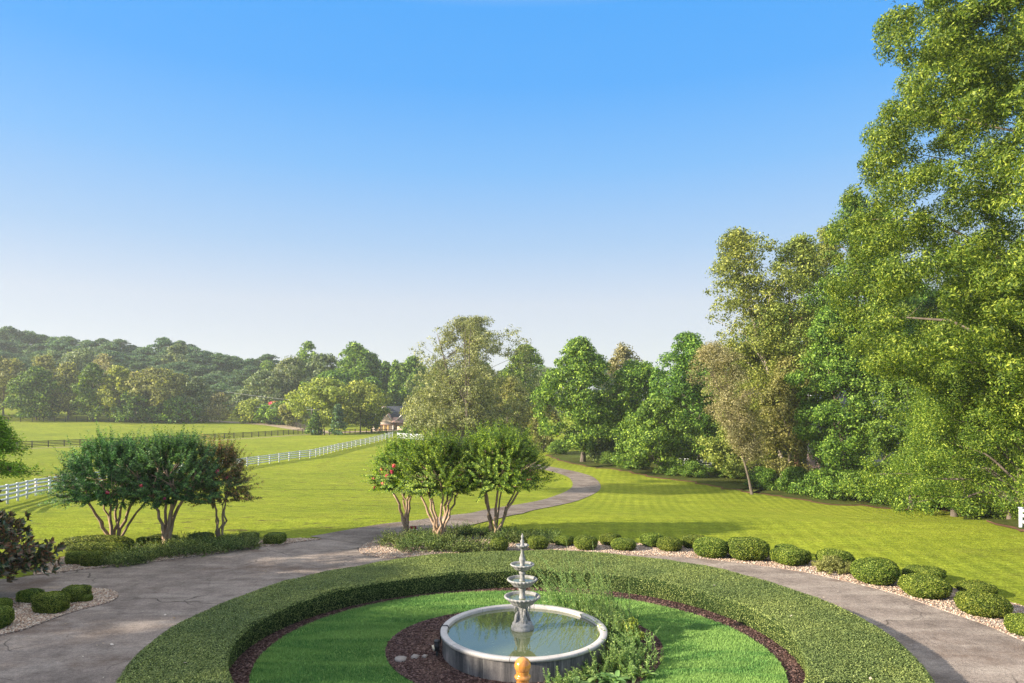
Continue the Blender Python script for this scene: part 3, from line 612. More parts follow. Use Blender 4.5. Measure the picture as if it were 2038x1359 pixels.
# ------------------------------------------------------------------ mid and far deciduous trees, left part
L = [
 # name, label, px, top, w, Y, mat, shape, low
 ('deciduous_tree', 'rounded broadleaf treetop rising out of the pinewood skyline', 352, 689, 46, 325, 'oak', 'round', .3),
 ('deciduous_tree', 'grey green tree in front of the pines above the dark row', 165, 700, 95, 290, 'oak', 'round', .1),
 ('deciduous_tree', 'grey green tree with knobbly crown below the hill skyline', 108, 703, 60, 288, 'oak', 'round', .1),
 ('hedgerow_tree', 'dull brownish olive tree at the far left end of the field hedgerow', 6, 706, 80, 236, 'olive', 'round', .03),
 ('hedgerow_tree', 'dense dark green rounded tree second from the left in the field hedgerow', 72, 737, 78, 228, 'deep', 'skirt', .02),
 ('hedgerow_tree', 'olive brown tree rising behind the dark rounded hedgerow tree', 88, 714, 56, 242, 'olive', 'round', .05),
 ('hedgerow_tree', 'yellowish olive loose tree left of the dark upright hedgerow tree', 135, 727, 62, 234, 'olive', 'oval', .03),
 ('hedgerow_tree', 'dark upright hedgerow tree with a narrow dense crown', 184, 728, 60, 230, 'deep', 'tall', .03),
 ('hedgerow_tree', 'pinkish brown bare topped tree showing behind the hedgerow', 205, 706, 46, 252, 'brown', 'oval', .3),
 ('hedgerow_tree', 'hedgerow tree with a bright yellow green tip', 236, 732, 62, 232, 'lime', 'oval', .03),
 ('hedgerow_tree', 'dull brown tree between the yellow tipped tree and the wide olive tree', 268, 742, 44, 243, 'brown', 'round', .1),
 ('hedgerow_tree', 'wide olive hedgerow tree in the middle of the field edge', 318, 737, 98, 236, 'olive', 'round', .03),
 ('hedgerow_tree', 'dusky olive tree tucked right of the wide olive hedgerow tree', 356, 748, 54, 240, 'olive', 'round', .04),
 ('hedgerow_tree', 'pale sage green tree ending the field hedgerow on the right', 392, 755, 58, 238, 'oak', 'skirt', .03),
 ('hedgerow_tree', 'small dark bushy tree at the hedgerow foot under the yellow tipped tree', 265, 778, 66, 229, 'deep', 'skirt', .0),
 ('hedgerow_tree', 'low dark bushy tree under the pale sage tree', 350, 790, 80, 233, 'deep', 'skirt', .0),
 ('dry_shrub', 'reddish brown bare twiggy shrub at the end of the field hedgerow', 436, 783, 46, 238, 'brown', 'round', .05),
 ('oak_tree', 'large grey green oak left of the centre trees', 528, 742, 82, 262, 'oak', 'round', .05),
 ('oak_tree', 'grey green oak with a broad knobbly crown beside the tallest oak', 575, 716, 84, 268, 'oak', 'round', .1),
 ('tall_tree', 'bright topped tall tree standing above the grey oaks', 611, 684, 52, 282, 'green', 'oval', .3),
 ('oak_tree', 'grey green oak right of the bright topped tree', 645, 711, 78, 270, 'oak', 'round', .1),
 ('tall_tree', 'tall broad green tree with a pointed top left of the house', 708, 688, 82, 264, 'green', 'oval', .15),
 ('tall_tree', 'dark round shouldered tree right of the tall pointed tree', 738, 706, 56, 270, 'deep', 'oval', .15),
 ('tall_tree', 'slim dark conical tree behind the house', 768, 724, 34, 262, 'deep', 'tall', .1),
 ('tall_tree', 'narrow green tree above the house roof', 787, 722, 30, 255, 'green', 'tall', .05),
 ('tall_tree', 'broad green tree behind the house chimney side', 822, 713, 58, 258, 'green', 'oval', .05),
 ('dense_tree', 'dark tree filling the gap behind the yellow green trees', 660, 742, 90, 245, 'deep', 'round', .03),
 ('dense_tree', 'dark tree standing just left of the house', 740, 755, 50, 240, 'deep', 'round', .03),
 ('small_tree', 'pale olive rounded tree behind the back paddock fence', 500, 797, 58, 236, 'lime', 'round', .02),
 ('small_tree', 'bright green low tree left of the pink crepe myrtle', 533, 803, 42, 232, 'green', 'round', .02),
 ('small_tree', 'green rounded tree just right of the pink flowering tree', 583, 801, 46, 228, 'olive', 'round', .02),
 ('yellow_green_tree', 'left one of the two big yellow green trees by the paddock corner', 645, 757, 96, 198, 'lime', 'round', .14),
 ('yellow_green_tree', 'right one of the two big yellow green trees by the paddock corner', 717, 763, 88, 198, 'lime', 'round', .14),
 ('small_tree', 'dark green bushy tree right of the yellow green trees', 738, 792, 44, 204, 'deep', 'round', .1),
 ('olive_tree', 'brownish olive leafy tree right of the house, left of the tall open tree', 846, 782, 66, 168, 'olive', 'round', .02),
 ('small_tree', 'dark shrubby tree between the house and the white gate', 820, 838, 36, 180, 'deep', 'skirt', .0),
]
for (nm, lab, px, top, w, Y, m, sh, low) in L:
    kw = dict(nl=10, dens=.95)
    if m == 'brown': kw.update(dens=.5, nl=24, twigs=3, bark='pale', gap=.2)
    ptree(nm, lab, px, top, w, Y, m, sh, low=low, **kw)
def cone_tree(lab, px, top, w, Y, m='deep'):
    ptree('conifer', lab, px, top, w, Y, m, 'cone', low=.0, nl=4, cr=w / FX * Y * .16, squash=.6, gap=.02)
cone_tree('small dark conifer left of the two in front of the yellow green trees', 627, 821, 30, 192)
cone_tree('small pointed blue green conifer between the yellow green trees', 673, 806, 34, 190, 'pine')
ptree('crepe_myrtle', 'pink flowering crepe myrtle far off beyond the paddock fence', 558, 800, 42, 231, 'green', 'round', low=.05)
_r = ptree('crepe_myrtle', 'pink blossom topped crepe myrtle beside the bright green low tree', 550, 801, 34, 242, 'pink', 'round', low=.72, dens=.6)
# forest wall behind (copies of two generic trees)
gen = []
for i, m in enumerate(('green', 'oak', 'deep')):
    mb, Q = tree_data(950 + i, 22, 13, 2.0, 'oval', .62, dens=.95, nl=8)
    r0 = empty('forest_tree', label='tall hazy green tree in the far wood behind the open valley', cat='tree', group='trees of the far wood')
    mb.build('trunk', BARK['grey'], r0, smooth=True); c = MB(); c.quads(Q); c.build('crown', LM[m], r0); gen.append([r0, 0])
for Y, x0, x1, tp in ((330, 540, 1240, 724), (300, 700, 1130, 738), (300, -120, 560, 772)):
    for px in np.arange(x0, x1, 36):
        p = px + prng.normal(0, 8); y = Y + prng.normal(0, 6); top = tp + prng.normal(0, 6)
        X = (p - 1019) / FX * y; g = Tz(X, y); H = EYE - (top - 800) / FX * y - g; s = H / 22
        put(gen, X, y, s, prng.random() * 6.28, gz=g, wid=1.0 if s > .9 else 1.2)
# ------------------------------------------------------------------ centre and right trees
ptree('open_tree', 'tall open crowned olive tree with several leaning stems in the centre', 945, 640, 190, 132, 'sage', 'tall', low=.16, trunkpx=930, stems=6, basew=.5, splay=.36,
      dens=.36, gap=.22, nl=70, bark='grey', cr=1.05, twigs=0, leafk=1.6, trunk_r=.42, rough=.3, shell=.6)
ptree('open_tree', 'thin spire of the open tree rising beside it with sparse leaves', 925, 630, 80, 134, 'sage', 'tall', low=.25, dens=.42, gap=.24, nl=24, bark='grey', twigs=2, leafk=1.6, cr=1.2, rough=.35)
ptree('open_tree', 'low bushy olive tree under the tall open crowned tree', 905, 765, 150, 138, 'sage', 'round', low=.03, dens=.75, nl=20)
ptree('tall_tree', 'soft green tree behind the open crowned tree, tallest right of it', 1045, 690, 84, 165, 'green', 'oval', low=.05, dens=.85)
ptree('tall_tree', 'dull olive tree filling below the soft green tree', 1010, 745, 90, 150, 'olive', 'oval', low=.03, dens=.8)
ptree('small_tree', 'pale brownish olive shrubby tree left of the big green tree', 1082, 782, 52, 128, 'olive', 'oval', low=.02, dens=.8)
ptree('dark_tree', 'dark small tree crowding the end of the drive behind the myrtles', 985, 815, 90, 158, 'deep', 'round', low=.0, dens=.9)
ptree('big_green_tree', 'large dense green tree with a dark trunk beside the bend of the drive', 1152, 681, 138, 110, 'green', 'oval', low=.10, nl=18, dens=1.0, trunkpx=1160, trunk_r=.38, cr=1.35, rough=.16)
ptree('brown_tree', 'brownish thinning tree top behind the gap right of the big green tree', 1238, 689, 74, 140, 'brown', 'oval', low=.2, dens=.75, nl=30, twigs=2)
ptree('maple_tree', 'bright green maple standing right of the big green tree', 1268, 728, 130, 112, 'green', 'round', low=.08, cr=1.2)
ptree('maple_tree', 'lower leafy green maple with branches near the lawn', 1312, 800, 128, 92, 'green', 'skirt', low=.10, trunkpx=1310, cr=1.0)
ptree('tall_tree', 'tall rich green tree behind the bare looking brown tree', 1372, 672, 128, 101, 'deep', 'oval', low=.10, trunkpx=1392, cr=1.3)
ptree('tall_tree', 'dark green tree closing the gap beneath the rich green tree', 1372, 770, 110, 108, 'deep', 'skirt', low=.0, cr=1.2)
ptree('bare_tree', 'nearly bare greyish brown tree leaning over the lawn edge', 1440, 692, 134, 73, 'brown', 'vase', low=.22, trunkpx=1498, dens=.36, gap=.14, nl=60, bark='grey', twigs=7, leafk=1.5, cr=.9, trunk_r=.15, shell=.7)
ptree('poplar_tree', 'tall open topped yellow green tree, leftmost of the tall trees', 1492, 478, 190, 84, 'poplar', 'vase', low=.18, dens=.46, gap=.26, nl=46, bark='pale', twigs=1, cr=1.25, trunkpx=1560, trunk_r=.33, rough=.24, shell=.5)
ptree('poplar_tree', 'tall light crowned tree with a reddish trunk among the right hand trees', 1590, 486, 130, 82, 'poplar', 'tall', low=.25, dens=.6, gap=.2, nl=34, bark='red', twigs=1, cr=1.2, trunkpx=1588, trunk_r=.36)
ptree('poplar_tree', 'open crowned tree with sky showing through right of the reddish trunk', 1640, 470, 90, 88, 'poplar', 'tall', low=.35, dens=.55, gap=.24, nl=26, bark='pale', cr=1.2)
ptree('tall_tree', 'tall dark green tree stepping up towards the giant oak', 1700, 412, 120, 76, 'deep', 'oval', low=.45, dens=.62, gap=.22, nl=24, bark='red', cr=1.2)
ptree('tall_tree', 'slender dark tree behind the sky gap', 1755, 430, 110, 92, 'deep', 'tall', low=.25, dens=.8, gap=.2, nl=24, bark='red', cr=1.3)
ptree('tall_tree', 'mid height mixed green tree below the open topped tree', 1500, 690, 150, 88, 'poplar', 'skirt', low=.0, dens=.9, cr=1.2)
ptree('tall_tree', 'leafy mid height tree in front of the reddish trunk', 1570, 720, 110, 80, 'olive', 'oval', low=.06, dens=.8, cr=1.0)
ptree('ivy_clad_tree', 'tree with a creeper clad trunk and rich green leaves left of the brick house', 1660, 625, 130, 74, 'under', 'oval', low=.02, dens=.9, cr=1.05, trunkpx=1690)
ptree('tall_tree', 'full green tree hiding the brick house roof', 1765, 600, 130, 72, 'under', 'oval', low=.34, dens=.95, cr=1.1)
ptree('tall_tree', 'full green tree left of the giant oak branches, reaching the shrubs', 1815, 690, 110, 66, 'under', 'skirt', low=.0, dens=.95, cr=.9)
ptree('tall_tree', 'leafy tree under the giant oak at the lawn edge', 1900, 640, 150, 62, 'green', 'oval', low=.0, dens=.95, cr=.95)
ptree('tall_tree', 'shaded leafy tree under the giant oak near the picture edge', 2010, 700, 160, 57, 'willow', 'skirt', low=.0, dens=.95, cr=.9)
for k, (px, top, w, Y, lab) in enumerate([(1420, 560 + 190, 130, 118, 'dark backing tree behind the bare brown tree'), (1540, 620, 190, 112, 'dark backing tree behind the open topped trees'),
        (1660, 600, 190, 108, 'dark backing tree behind the creeper clad tree'), (1800, 560, 200, 104, 'dark backing tree behind the full green trees'), (1960, 520, 260, 96, 'dark backing tree behind the giant oak'),
        (1250, 810, 160, 128, 'dark backing tree behind the bright green maple'), (2160, 520, 260, 90, 'dark backing tree beyond the giant oak')]):
    ptree('backing_tree', lab, px, top, w, Y, 'deep', 'skirt', low=.0, dens=.8, leafk=2.2)
cone_tree('small drooping hemlock in the shade right of the dark trunk', 1196, 868, 44, 109, 'juniper')
cone_tree('small dark conifer under the bright green maple', 1228, 862, 50, 112)
# giant foreground oak at the right
Yb = 34.0; Xb = 31.8; gb = Tz(Xb, Yb)
mb, Q = tree_data(77, 46, 26.5, 5.0, 'column', .185, dens=1.15, cr=.95, gap=.0, soft=(.45, .65), nl=90, trunk_r=.62, asp=.36, rough=.10, twigs=3, limb_r=.28, squash=.75, shell=.30)
vis = (Q[:, 0, 0] < 2.5) | (np.arange(len(Q)) % 4 == 0); Q = Q[vis]
r0 = empty('giant_oak', (Xb, Yb, gb), label='giant willow oak with yellow green leaves towering at the right edge', cat='tree')
mb.build('trunk', BARK['grey'], r0, smooth=True); c = MB(); c.quads(Q); c.build('crown', LM['willow'], r0)
mb, Q = tree_data(78, 15, 17, .5, 'skirt', .15, dens=.75, cr=1.0, gap=.1, nl=50, trunk_r=.3, asp=.36, twigs=2)
r0 = empty('oak_tree', (31.5, 41, Tz(31, 41)), label='smaller willow oak filling under the giant oak down to the grass', cat='tree')
mb.build('trunk', BARK['grey'], r0, smooth=True); c = MB(); c.quads(Q); c.build('crown', LM['willow'], r0)
# understory shrubs along the wood edge
und = []
for i in range(3):
    rng = np.random.default_rng(300 + i); Q, C, rd = crown(rng, -.1, 2.6, 4.2, 'skirt', .17, 1.0, .55, gap=.02)
    mb = MB(); mb.quads(Q); n = len(Q); mb.cur = 1
    for k in range(7): limb(mb, (0, 0, -.2), C[k * 3 % len(C)], .05, .015, rng, 4)
    o = mb.build('understory_shrub', [LM['under'], BARK['grey']]); und.append([o, 0]); tag(o, 'leafy green shrub', 'shrub', 'undergrowth shrubs along the edge of the wood')
US = [(1530, 975, 1.0, 'glossy leafy shrub directly right of the bare tree trunk'), (1462, 955, .8, 'low leafy shrub left of the bare tree trunk'), (1600, 985, 1.1, 'leafy shrub at the foot of the reddish trunk'), (1655, 995, 1.1, 'leafy shrub under the creeper clad trunk'),
      (1710, 1000, 1.15, 'leafy shrub in front of the brick house'), (1765, 1003, 1.15, 'leafy shrub right of the one in front of the brick house'), (1820, 1003, 1.1, 'leafy shrub in the dip of the lawn edge'), (1875, 1010, 1.25, 'leafy shrub near the small red earth bank'),
      (1930, 1018, 1.0, 'leafy shrub below the giant oak'), (1985, 1030, 1.1, 'leafy shrub below the giant oak beside the white post'), (1440, 948, .7, 'shaded low shrub behind the white rail fence'), (1690, 975, 1.3, 'tall shrub behind the front shrubs, by the creeper clad trunk'), (1800, 978, 1.4, 'tall shrub behind the front shrubs in the dip'), (1900, 985, 1.5, 'tall shrub behind the front shrubs near the giant oak'), (1265, 936, .9, 'low shrub under the bright green maple'), (1345, 948, .9, 'low shrub in front of the half hidden white fence, left'), (1390, 953, .8, 'low shrub in front of the half hidden white fence, right'), (1110, 905, .9, 'low shrub left of the dark trunk by the drive bend'), (1215, 925, .8, 'low shrub under the hemlocks'), (2030, 1012, 1.5, 'tall shrub at the picture edge behind the white post')]
for px, py, s, lab in US:
    X, Y = place(px, py); Y += 1.8; o = put(und, X, Y, s * prng.uniform(.9, 1.1), prng.random() * 6.28, label=lab, wid=1.1)

# ------------------------------------------------------------------ shade trees outside the picture on the left (they cast the long shadows)
sh = []
for i in range(2):
    mb, Q = tree_data(500 + i, 20, 12, 3.0, 'round', .32, dens=.9, nl=10)
    r0 = empty('shade_tree', label='broad shade tree standing left of the driveway', cat='tree', group='shade trees left of the driveway')
    mb.build('trunk', BARK['grey'], r0, smooth=True); c = MB(); c.quads(Q); c.build('crown', LM['green'], r0); sh.append([r0, 0])
for X, Y, s in ((-38, 16.2, .60), (-38, 10.9, .74), (-38, 5.0, .82), (-38, -1.5, .90), (-38, -9, 1.0)):
    put(sh, X, Y, s, prng.random() * 6.28)
mb, Q = tree_data(510, 33, 11, 22, 'pine', .4, dens=.9, nl=10)
r0 = empty('pine_tree', (-52, 56, Tz(-52, 56)), label='lone tall pine standing beyond the left picture edge', cat='tree')
mb.build('trunk', BARK['grey'], r0, smooth=True); c = MB(); c.quads(Q); c.build('crown', LM['pine'], r0)

# ------------------------------------------------------------------ fences
def fence(name, label, pts, mat, post=(.13, .13, 1.35), rails=(.35, .68, 1.0, 1.27), rail=(.04, .13), step=2.4, cap=True, rail_wave=0, gate=None):
    P = np.array(pts, float); seg = np.linalg.norm(np.diff(P, axis=0), axis=1); s = np.r_[0, np.cumsum(seg)]; n = max(2, int(round(s[-1] / step)) + 1)
    t = np.linspace(0, s[-1], n); Q = np.stack([np.interp(t, s, P[:, 0]), np.interp(t, s, P[:, 1])], 1); Z = T(Q[:, 0], Q[:, 1])
    root = empty(name, (Q[0, 0], Q[0, 1], Z[0]), label=label, cat='fence'); o0 = np.array([Q[0, 0], Q[0, 1], Z[0]])
    pm = MB(); pm.box((0, 0, post[2] / 2 - .15), (post[0], post[1], post[2] + .3))
    if cap: pm.box((0, 0, post[2] + .02), (post[0] + .05, post[1] + .05, .04))
    me = pm.mesh('post'); me.materials.append(mat)
    keep = range(n) if n <= 100 else range(100)
    for k in keep:
        o = bpy.data.objects.new('post', me); COL.objects.link(o); o.parent = root; o.location = np.array([Q[k, 0], Q[k, 1], Z[k]]) - o0
        d = Q[min(k + 1, n - 1)] - Q[max(k - 1, 0)]; o.rotation_euler = (0, 0, math.atan2(d[1], d[0]))
    for h in rails:
        r = MB()
        for k in range(n - 1):
            a = np.array([Q[k, 0], Q[k, 1], Z[k] + h]) - o0; b = np.array([Q[k + 1, 0], Q[k + 1, 1], Z[k + 1] + h]) - o0
            r.beam(a, b, *rail)
        r.build('rail', mat, root)
    return root
fence('white_rail_fence', 'long white four rail fence climbing from the left edge to the white gate', [place(x, y) for x, y in [(-60, 1022), (-25, 1012), (21, 1001.5), (69, 987.5), (111, 979.5), (151, 973), (260, 957), (380, 943), (495, 928), (526, 924.5), (565, 918), (622, 911), (674, 897), (710, 889), (750, 880), (781, 871.5)]], M_WHITE, rail=(.05, .16))
ga, gb_ = place(791, 873), place(843, 877)
gr = empty('white_gate', (ga[0], ga[1], Tz(*ga)), label='white crossbuck gate closing the drive at the end of the white fence', cat='gate')
gd = np.array([gb_[0] - ga[0], gb_[1] - ga[1], Tz(*gb_) - Tz(*ga)])
for k in range(5):
    m = MB(); p = gd * k / 4; m.box(p + (0, 0, .68), (.16, .16, 1.5)); m.box(p + (0, 0, 1.45), (.2, .2, .06)); m.build('post', M_WHITE, gr)
for k in range(4):
    m = MB(); a, b = gd * k / 4, gd * (k + 1) / 4
    for h in (.25, 1.25): m.beam(a + (0, -.02, h), b + (0, -.02, h), .05, .14)
    m.beam(a + (0, -.05, .3), b + (0, -.05, 1.2), .04, .12); m.beam(a + (0, .03, 1.2), b + (0, .03, .3), .04, .12); m.build('crossbuck_panel', M_WHITE, gr)
br = (.30, .62, .94, 1.25)
fence('black_rail_fence', 'black four rail fence crossing the paddock with a dirt track along it', [place(x, y) for x, y in [(-60, 897), (40, 891.5), (115, 888.5), (160, 886.5), (300, 881), (400, 876), (500, 870), (560, 866), (619, 862)]], M_BLACK, (.16, .16, 1.4), br, (.05, .15), 2.9, False)
fence('black_rail_fence', 'weathered dark fence along the far paddock edge in front of the hedgerow', [place(x, y) for x, y in [(-60, 840), (60, 839), (200, 838.5), (340, 838), (470, 838), (520, 841), (560, 845), (590, 851), (612, 857), (640, 864)]], M_BLACK, (.18, .18, 1.7), (.4, .8, 1.2, 1.6), (.06, .16), 3.2, False)
fence('black_rail_fence', 'short dark fence between the yellow green trees and the white gate', [place(x, y) for x, y in [(655, 866), (700, 863), (740, 863), (783, 864)]], M_BLACK, (.18, .18, 1.4), (.4, .8, 1.25), (.06, .16), 2.8, False)
fence('white_rail_fence', 'white rail fence half hidden in the wood behind the bare brown tree', [place(x, y) for x, y in [(1325, 928), (1375, 931), (1447, 938)]], M_WHITE, (.13, .13, 1.25), step=2.4)
fence('white_rail_fence', 'stub of white fence with one post at the right edge under the oak', [place(x, y) for x, y in [(2033, 1051), (2090, 1058), (2180, 1070), (2350, 1095)]], M_WHITE, (.13, .13, .95), (.3, .6, .85), step=2.2)

# ------------------------------------------------------------------ utility box, poles and wires
X, Y = place(628, 862); ub = empty('utility_box', (X, Y, Tz(X, Y)), label='green utility box at the corner where the paddock fences meet', cat='utility box')
M_GRN = plain('green_enamel', (.02, .16, .08), .5)
m = MB(); m.box((0, 0, .45), (1.7, 1.1, .9)); m.build('body', M_GRN, ub); m = MB(); m.box((0, -.03, .95), (1.8, 1.25, .10)); m.build('lid', M_GRN, ub)
M_WIRE = plain('grey_cable', (.30, .30, .32), .6)
wires = [((380, 768), (620, 800), 245, 225), ((380, 787), (620, 812), 245, 225), ((380, 803), (820, 820), 245, 205)]
wr = empty('power_line', (0, 0, 0), label='three thin sagging power cables crossing in front of the far trees', cat='power line')
for a, b, Ya, Yb_ in wires:
    A, B = np.array(at(*a, Ya)), np.array(at(*b, Yb_)); t = np.linspace(0, 1, 14)[:, None]; P = A + (B - A) * t; P[:, 2] -= np.sin(t[:, 0] * math.pi) * .5
    m = MB(); m.tube(P, .045, 4); m.build('cable', M_WIRE, wr)
for px, Y, tp, lab in ((380, 245, 755, 'utility pole hidden behind the pale sage tree'), (620, 225, 790, 'utility pole standing between the low trees and the yellow green trees')):
    X = (px - 1019) / FX * Y; g = Tz(X, Y); m = MB(); h = EYE - (tp - 800) / FX * Y - g
    m.tube([(0, 0, -.5), (0, 0, h)], [.16, .11], 8); m.box((0, 0, h - .7), (2.4, .12, .14)); o = m.build('utility_pole', BARK['grey']); o.location = (X, Y, g); tag(o, lab, 'pole')

# ------------------------------------------------------------------ far house with two front gables
M_ROOF = plain('tan_shingles', (.36, .24, .20), .85, .1, .2, 2); M_ROOF_SHADE = plain('shaded_shingles', (.045, .05, .065), .8, .1, .2, 2)
M_CREAM = plain('cream_render', (.62, .50, .40), .8, .1, .1, 2); M_TRIM = plain('white_trim', (.7, .68, .64), .6, .2, .05, 2)
M_GLASS = (lambda s: s.set((.03, .04, .05), .08, .6))(NT('window_glass')); M_OCHRE = plain('ochre_column', (.62, .42, .16), .6, .2, .1, 2)
M_BRICK = (lambda s: s)(NT('red_brick'))
def brick_fin(s):
    b = s.n.new('ShaderNodeTexBrick'); b.inputs['Scale'].default_value = 4; b.inputs['Color1'].default_value = (.28, .10, .07, 1); b.inputs['Color2'].default_value = (.36, .15, .10, 1); b.inputs['Mortar'].default_value = (.4, .36, .32, 1)
    s.l.new(s.tc.outputs['Object'], b.inputs[0]); return s.set(b.outputs['Color'], .85, .2)
M_BRICK = brick_fin(M_BRICK)
def slab(mb, quad, th=.14):
    q = np.array(quad, float); n = np.cross(q[1] - q[0], q[2] - q[0]); n /= np.linalg.norm(n)
    if n[2] < 0: n = -n
    k = len(q); V = np.concatenate([q, q + n * th]); i = np.arange(k); j = (i + 1) % k
    mb.add(V, [tuple(i[::-1])], [tuple(i + k)], np.stack([i, j, j + k, i + k], 1))
Yh = 214.0; s_ = Yh / FX
hx0 = (786 - 1019) * s_; hz0 = EYE - (858 - 800) * s_
H = empty('far_house', (hx0, Yh, hz0), label='cream house with tan gabled roofs seen beyond the gate', cat='house')
def hp(px, py, dy=0): return ((px - 786) * s_, dy, (858 - py) * s_)
wm = MB(); wm.box((0, 5.2, 1.7), (13.5, 10, 3.9)); wm.build('wall', M_CREAM, H)
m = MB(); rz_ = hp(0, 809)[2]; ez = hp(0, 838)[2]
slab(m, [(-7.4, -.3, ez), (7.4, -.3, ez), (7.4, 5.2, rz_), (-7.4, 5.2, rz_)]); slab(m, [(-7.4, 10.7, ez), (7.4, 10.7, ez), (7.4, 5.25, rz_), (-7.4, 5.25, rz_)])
m.build('roof', M_ROOF_SHADE, H)  # dark blue-grey puts the shade of the sky-lit recess into the roof colour
for cx in (-3.9, 4.6):      # two steep front gables leave a dark wedge of the main roof between them
    hw = 3.55 if cx < 0 else 4.25; g = MB()
    g.add([(cx - hw + .4, -1.2, ez - .3), (cx + hw - .4, -1.2, ez - .3), (cx, -1.2, rz_ - .25)], [(0, 1, 2)]); g.box((cx, -.6, ez * .5 - .2), (hw * 2 - 1, 1.15, ez + .1)); g.build('gable_wall', M_CREAM, H)
    g = MB(); slab(g, [(cx - hw, -1.6, ez - .35), (cx - hw, 5.0, ez - .35), (cx, 5.0, rz_ + .05), (cx, -1.6, rz_ + .05)], .16); slab(g, [(cx + hw, -1.6, ez - .35), (cx + hw, 5.0, ez - .35), (cx + .01, 5.0, rz_ + .05), (cx + .01, -1.6, rz_ + .05)], .16)
    rf = g.build('roof', M_ROOF, H); g = MB()
    g.beam((cx - hw - .02, -1.66, ez - .35), (cx, -1.66, rz_ + .02), .08, .3); g.beam((cx + hw + .02, -1.66, ez - .35), (cx, -1.66, rz_ + .02), .08, .3); g.build('bargeboard', M_TRIM, rf)
    g = MB(); g.box((cx, -1.24, ez + 1.1), (.9, .08, 1.2)); w_ = g.build('window', M_TRIM, H); g = MB(); g.box((cx, -1.29, ez + 1.1), (.7, .06, 1.0)); g.build('pane', M_GLASS, w_)
g = MB(); slab(g, [(-7.2, -1.5, ez - 1.2), (1.6, -1.5, ez - 1.2), (1.6, 0, ez - .5), (-7.2, 0, ez - .5)]); pr_ = g.build('porch_roof', M_ROOF, H)
g = MB(); slab(g, [(-.7, -2.6, ez - .6), (3.4, -2.6, ez - .6), (3.4, 0, ez + 1.1), (-.7, 0, ez + 1.1)], .12); g.build('porch_roof', M_ROOF, H)
for x in (-6.2, -4.6, -3.2, -1.9, -.4): g = MB(); g.tube([(x, -1.3, -.2), (x, -1.3, ez - 1.2)], .17, 8); g.build('column', M_OCHRE if x in (-4.6, -3.2, -1.9) else M_TRIM, H)  # middle columns ochre, the outer ones in white trim
for x in (-5.4, -2.6, .8, 4.6): g = MB(); g.box((x, .17, 1.6), (1.1, .1, 1.7)); w_ = g.build('window', M_TRIM, H); g = MB(); g.box((x, .11, 1.6), (.85, .08, 1.45)); g.build('pane', M_GLASS, w_)
# brick house glimpsed through the wood
bx, by = (1745 - 1019) / FX * 88, 88.0; bz = Tz(bx, by)
B = empty('brick_house', (bx, by, bz), label='brick and siding house glimpsed through gaps in the right hand wood', cat='house')
bt = EYE - (700 - 800) / FX * 88 - bz
m = MB(); m.box((0, 4, 1.3), (11, 8, 3.2)); m.build('wall', M_BRICK, B); m = MB(); m.box((0, 4.05, 2.9 + (bt - 5.9) / 2), (10.9, 7.9, bt - 5.9)); m.build('siding_wall', plain('pale_siding', (.55, .55, .58), .7), B)
m = MB(); slab(m, [(-6, -.5, bt - 3.1), (6, -.5, bt - 3.1), (6, 4, bt), (-6, 4, bt)]); slab(m, [(-6, 8.5, bt - 3.1), (6, 8.5, bt - 3.1), (6, 4.02, bt), (-6, 4.02, bt)]); m.build('roof', plain('grey_shingles', (.22, .21, .25), .85), B)
for x in (-3.2, -.9, 1.6, 3.6):
    for z in (1.6, 4.6):
        g = MB(); g.box((x, -.02, z), (1.1, .12, 1.6)); w_ = g.build('window', M_TRIM, B); g = MB(); g.box((x, -.09, z), (.9, .06, 1.4)); g.build('pane', M_GLASS, w_)
g = MB(); g.tube([(0, 0, -.2), (0, 0, 1.5)], .09, 8); X, Y = place(1745, 948); o = g.build('wooden_post', plain('weathered_post', (.45, .35, .30), .8)); o.location = (X, Y + 3, Tz(X, Y + 3)); tag(o, 'single pale post standing in front of the brick house', 'post')

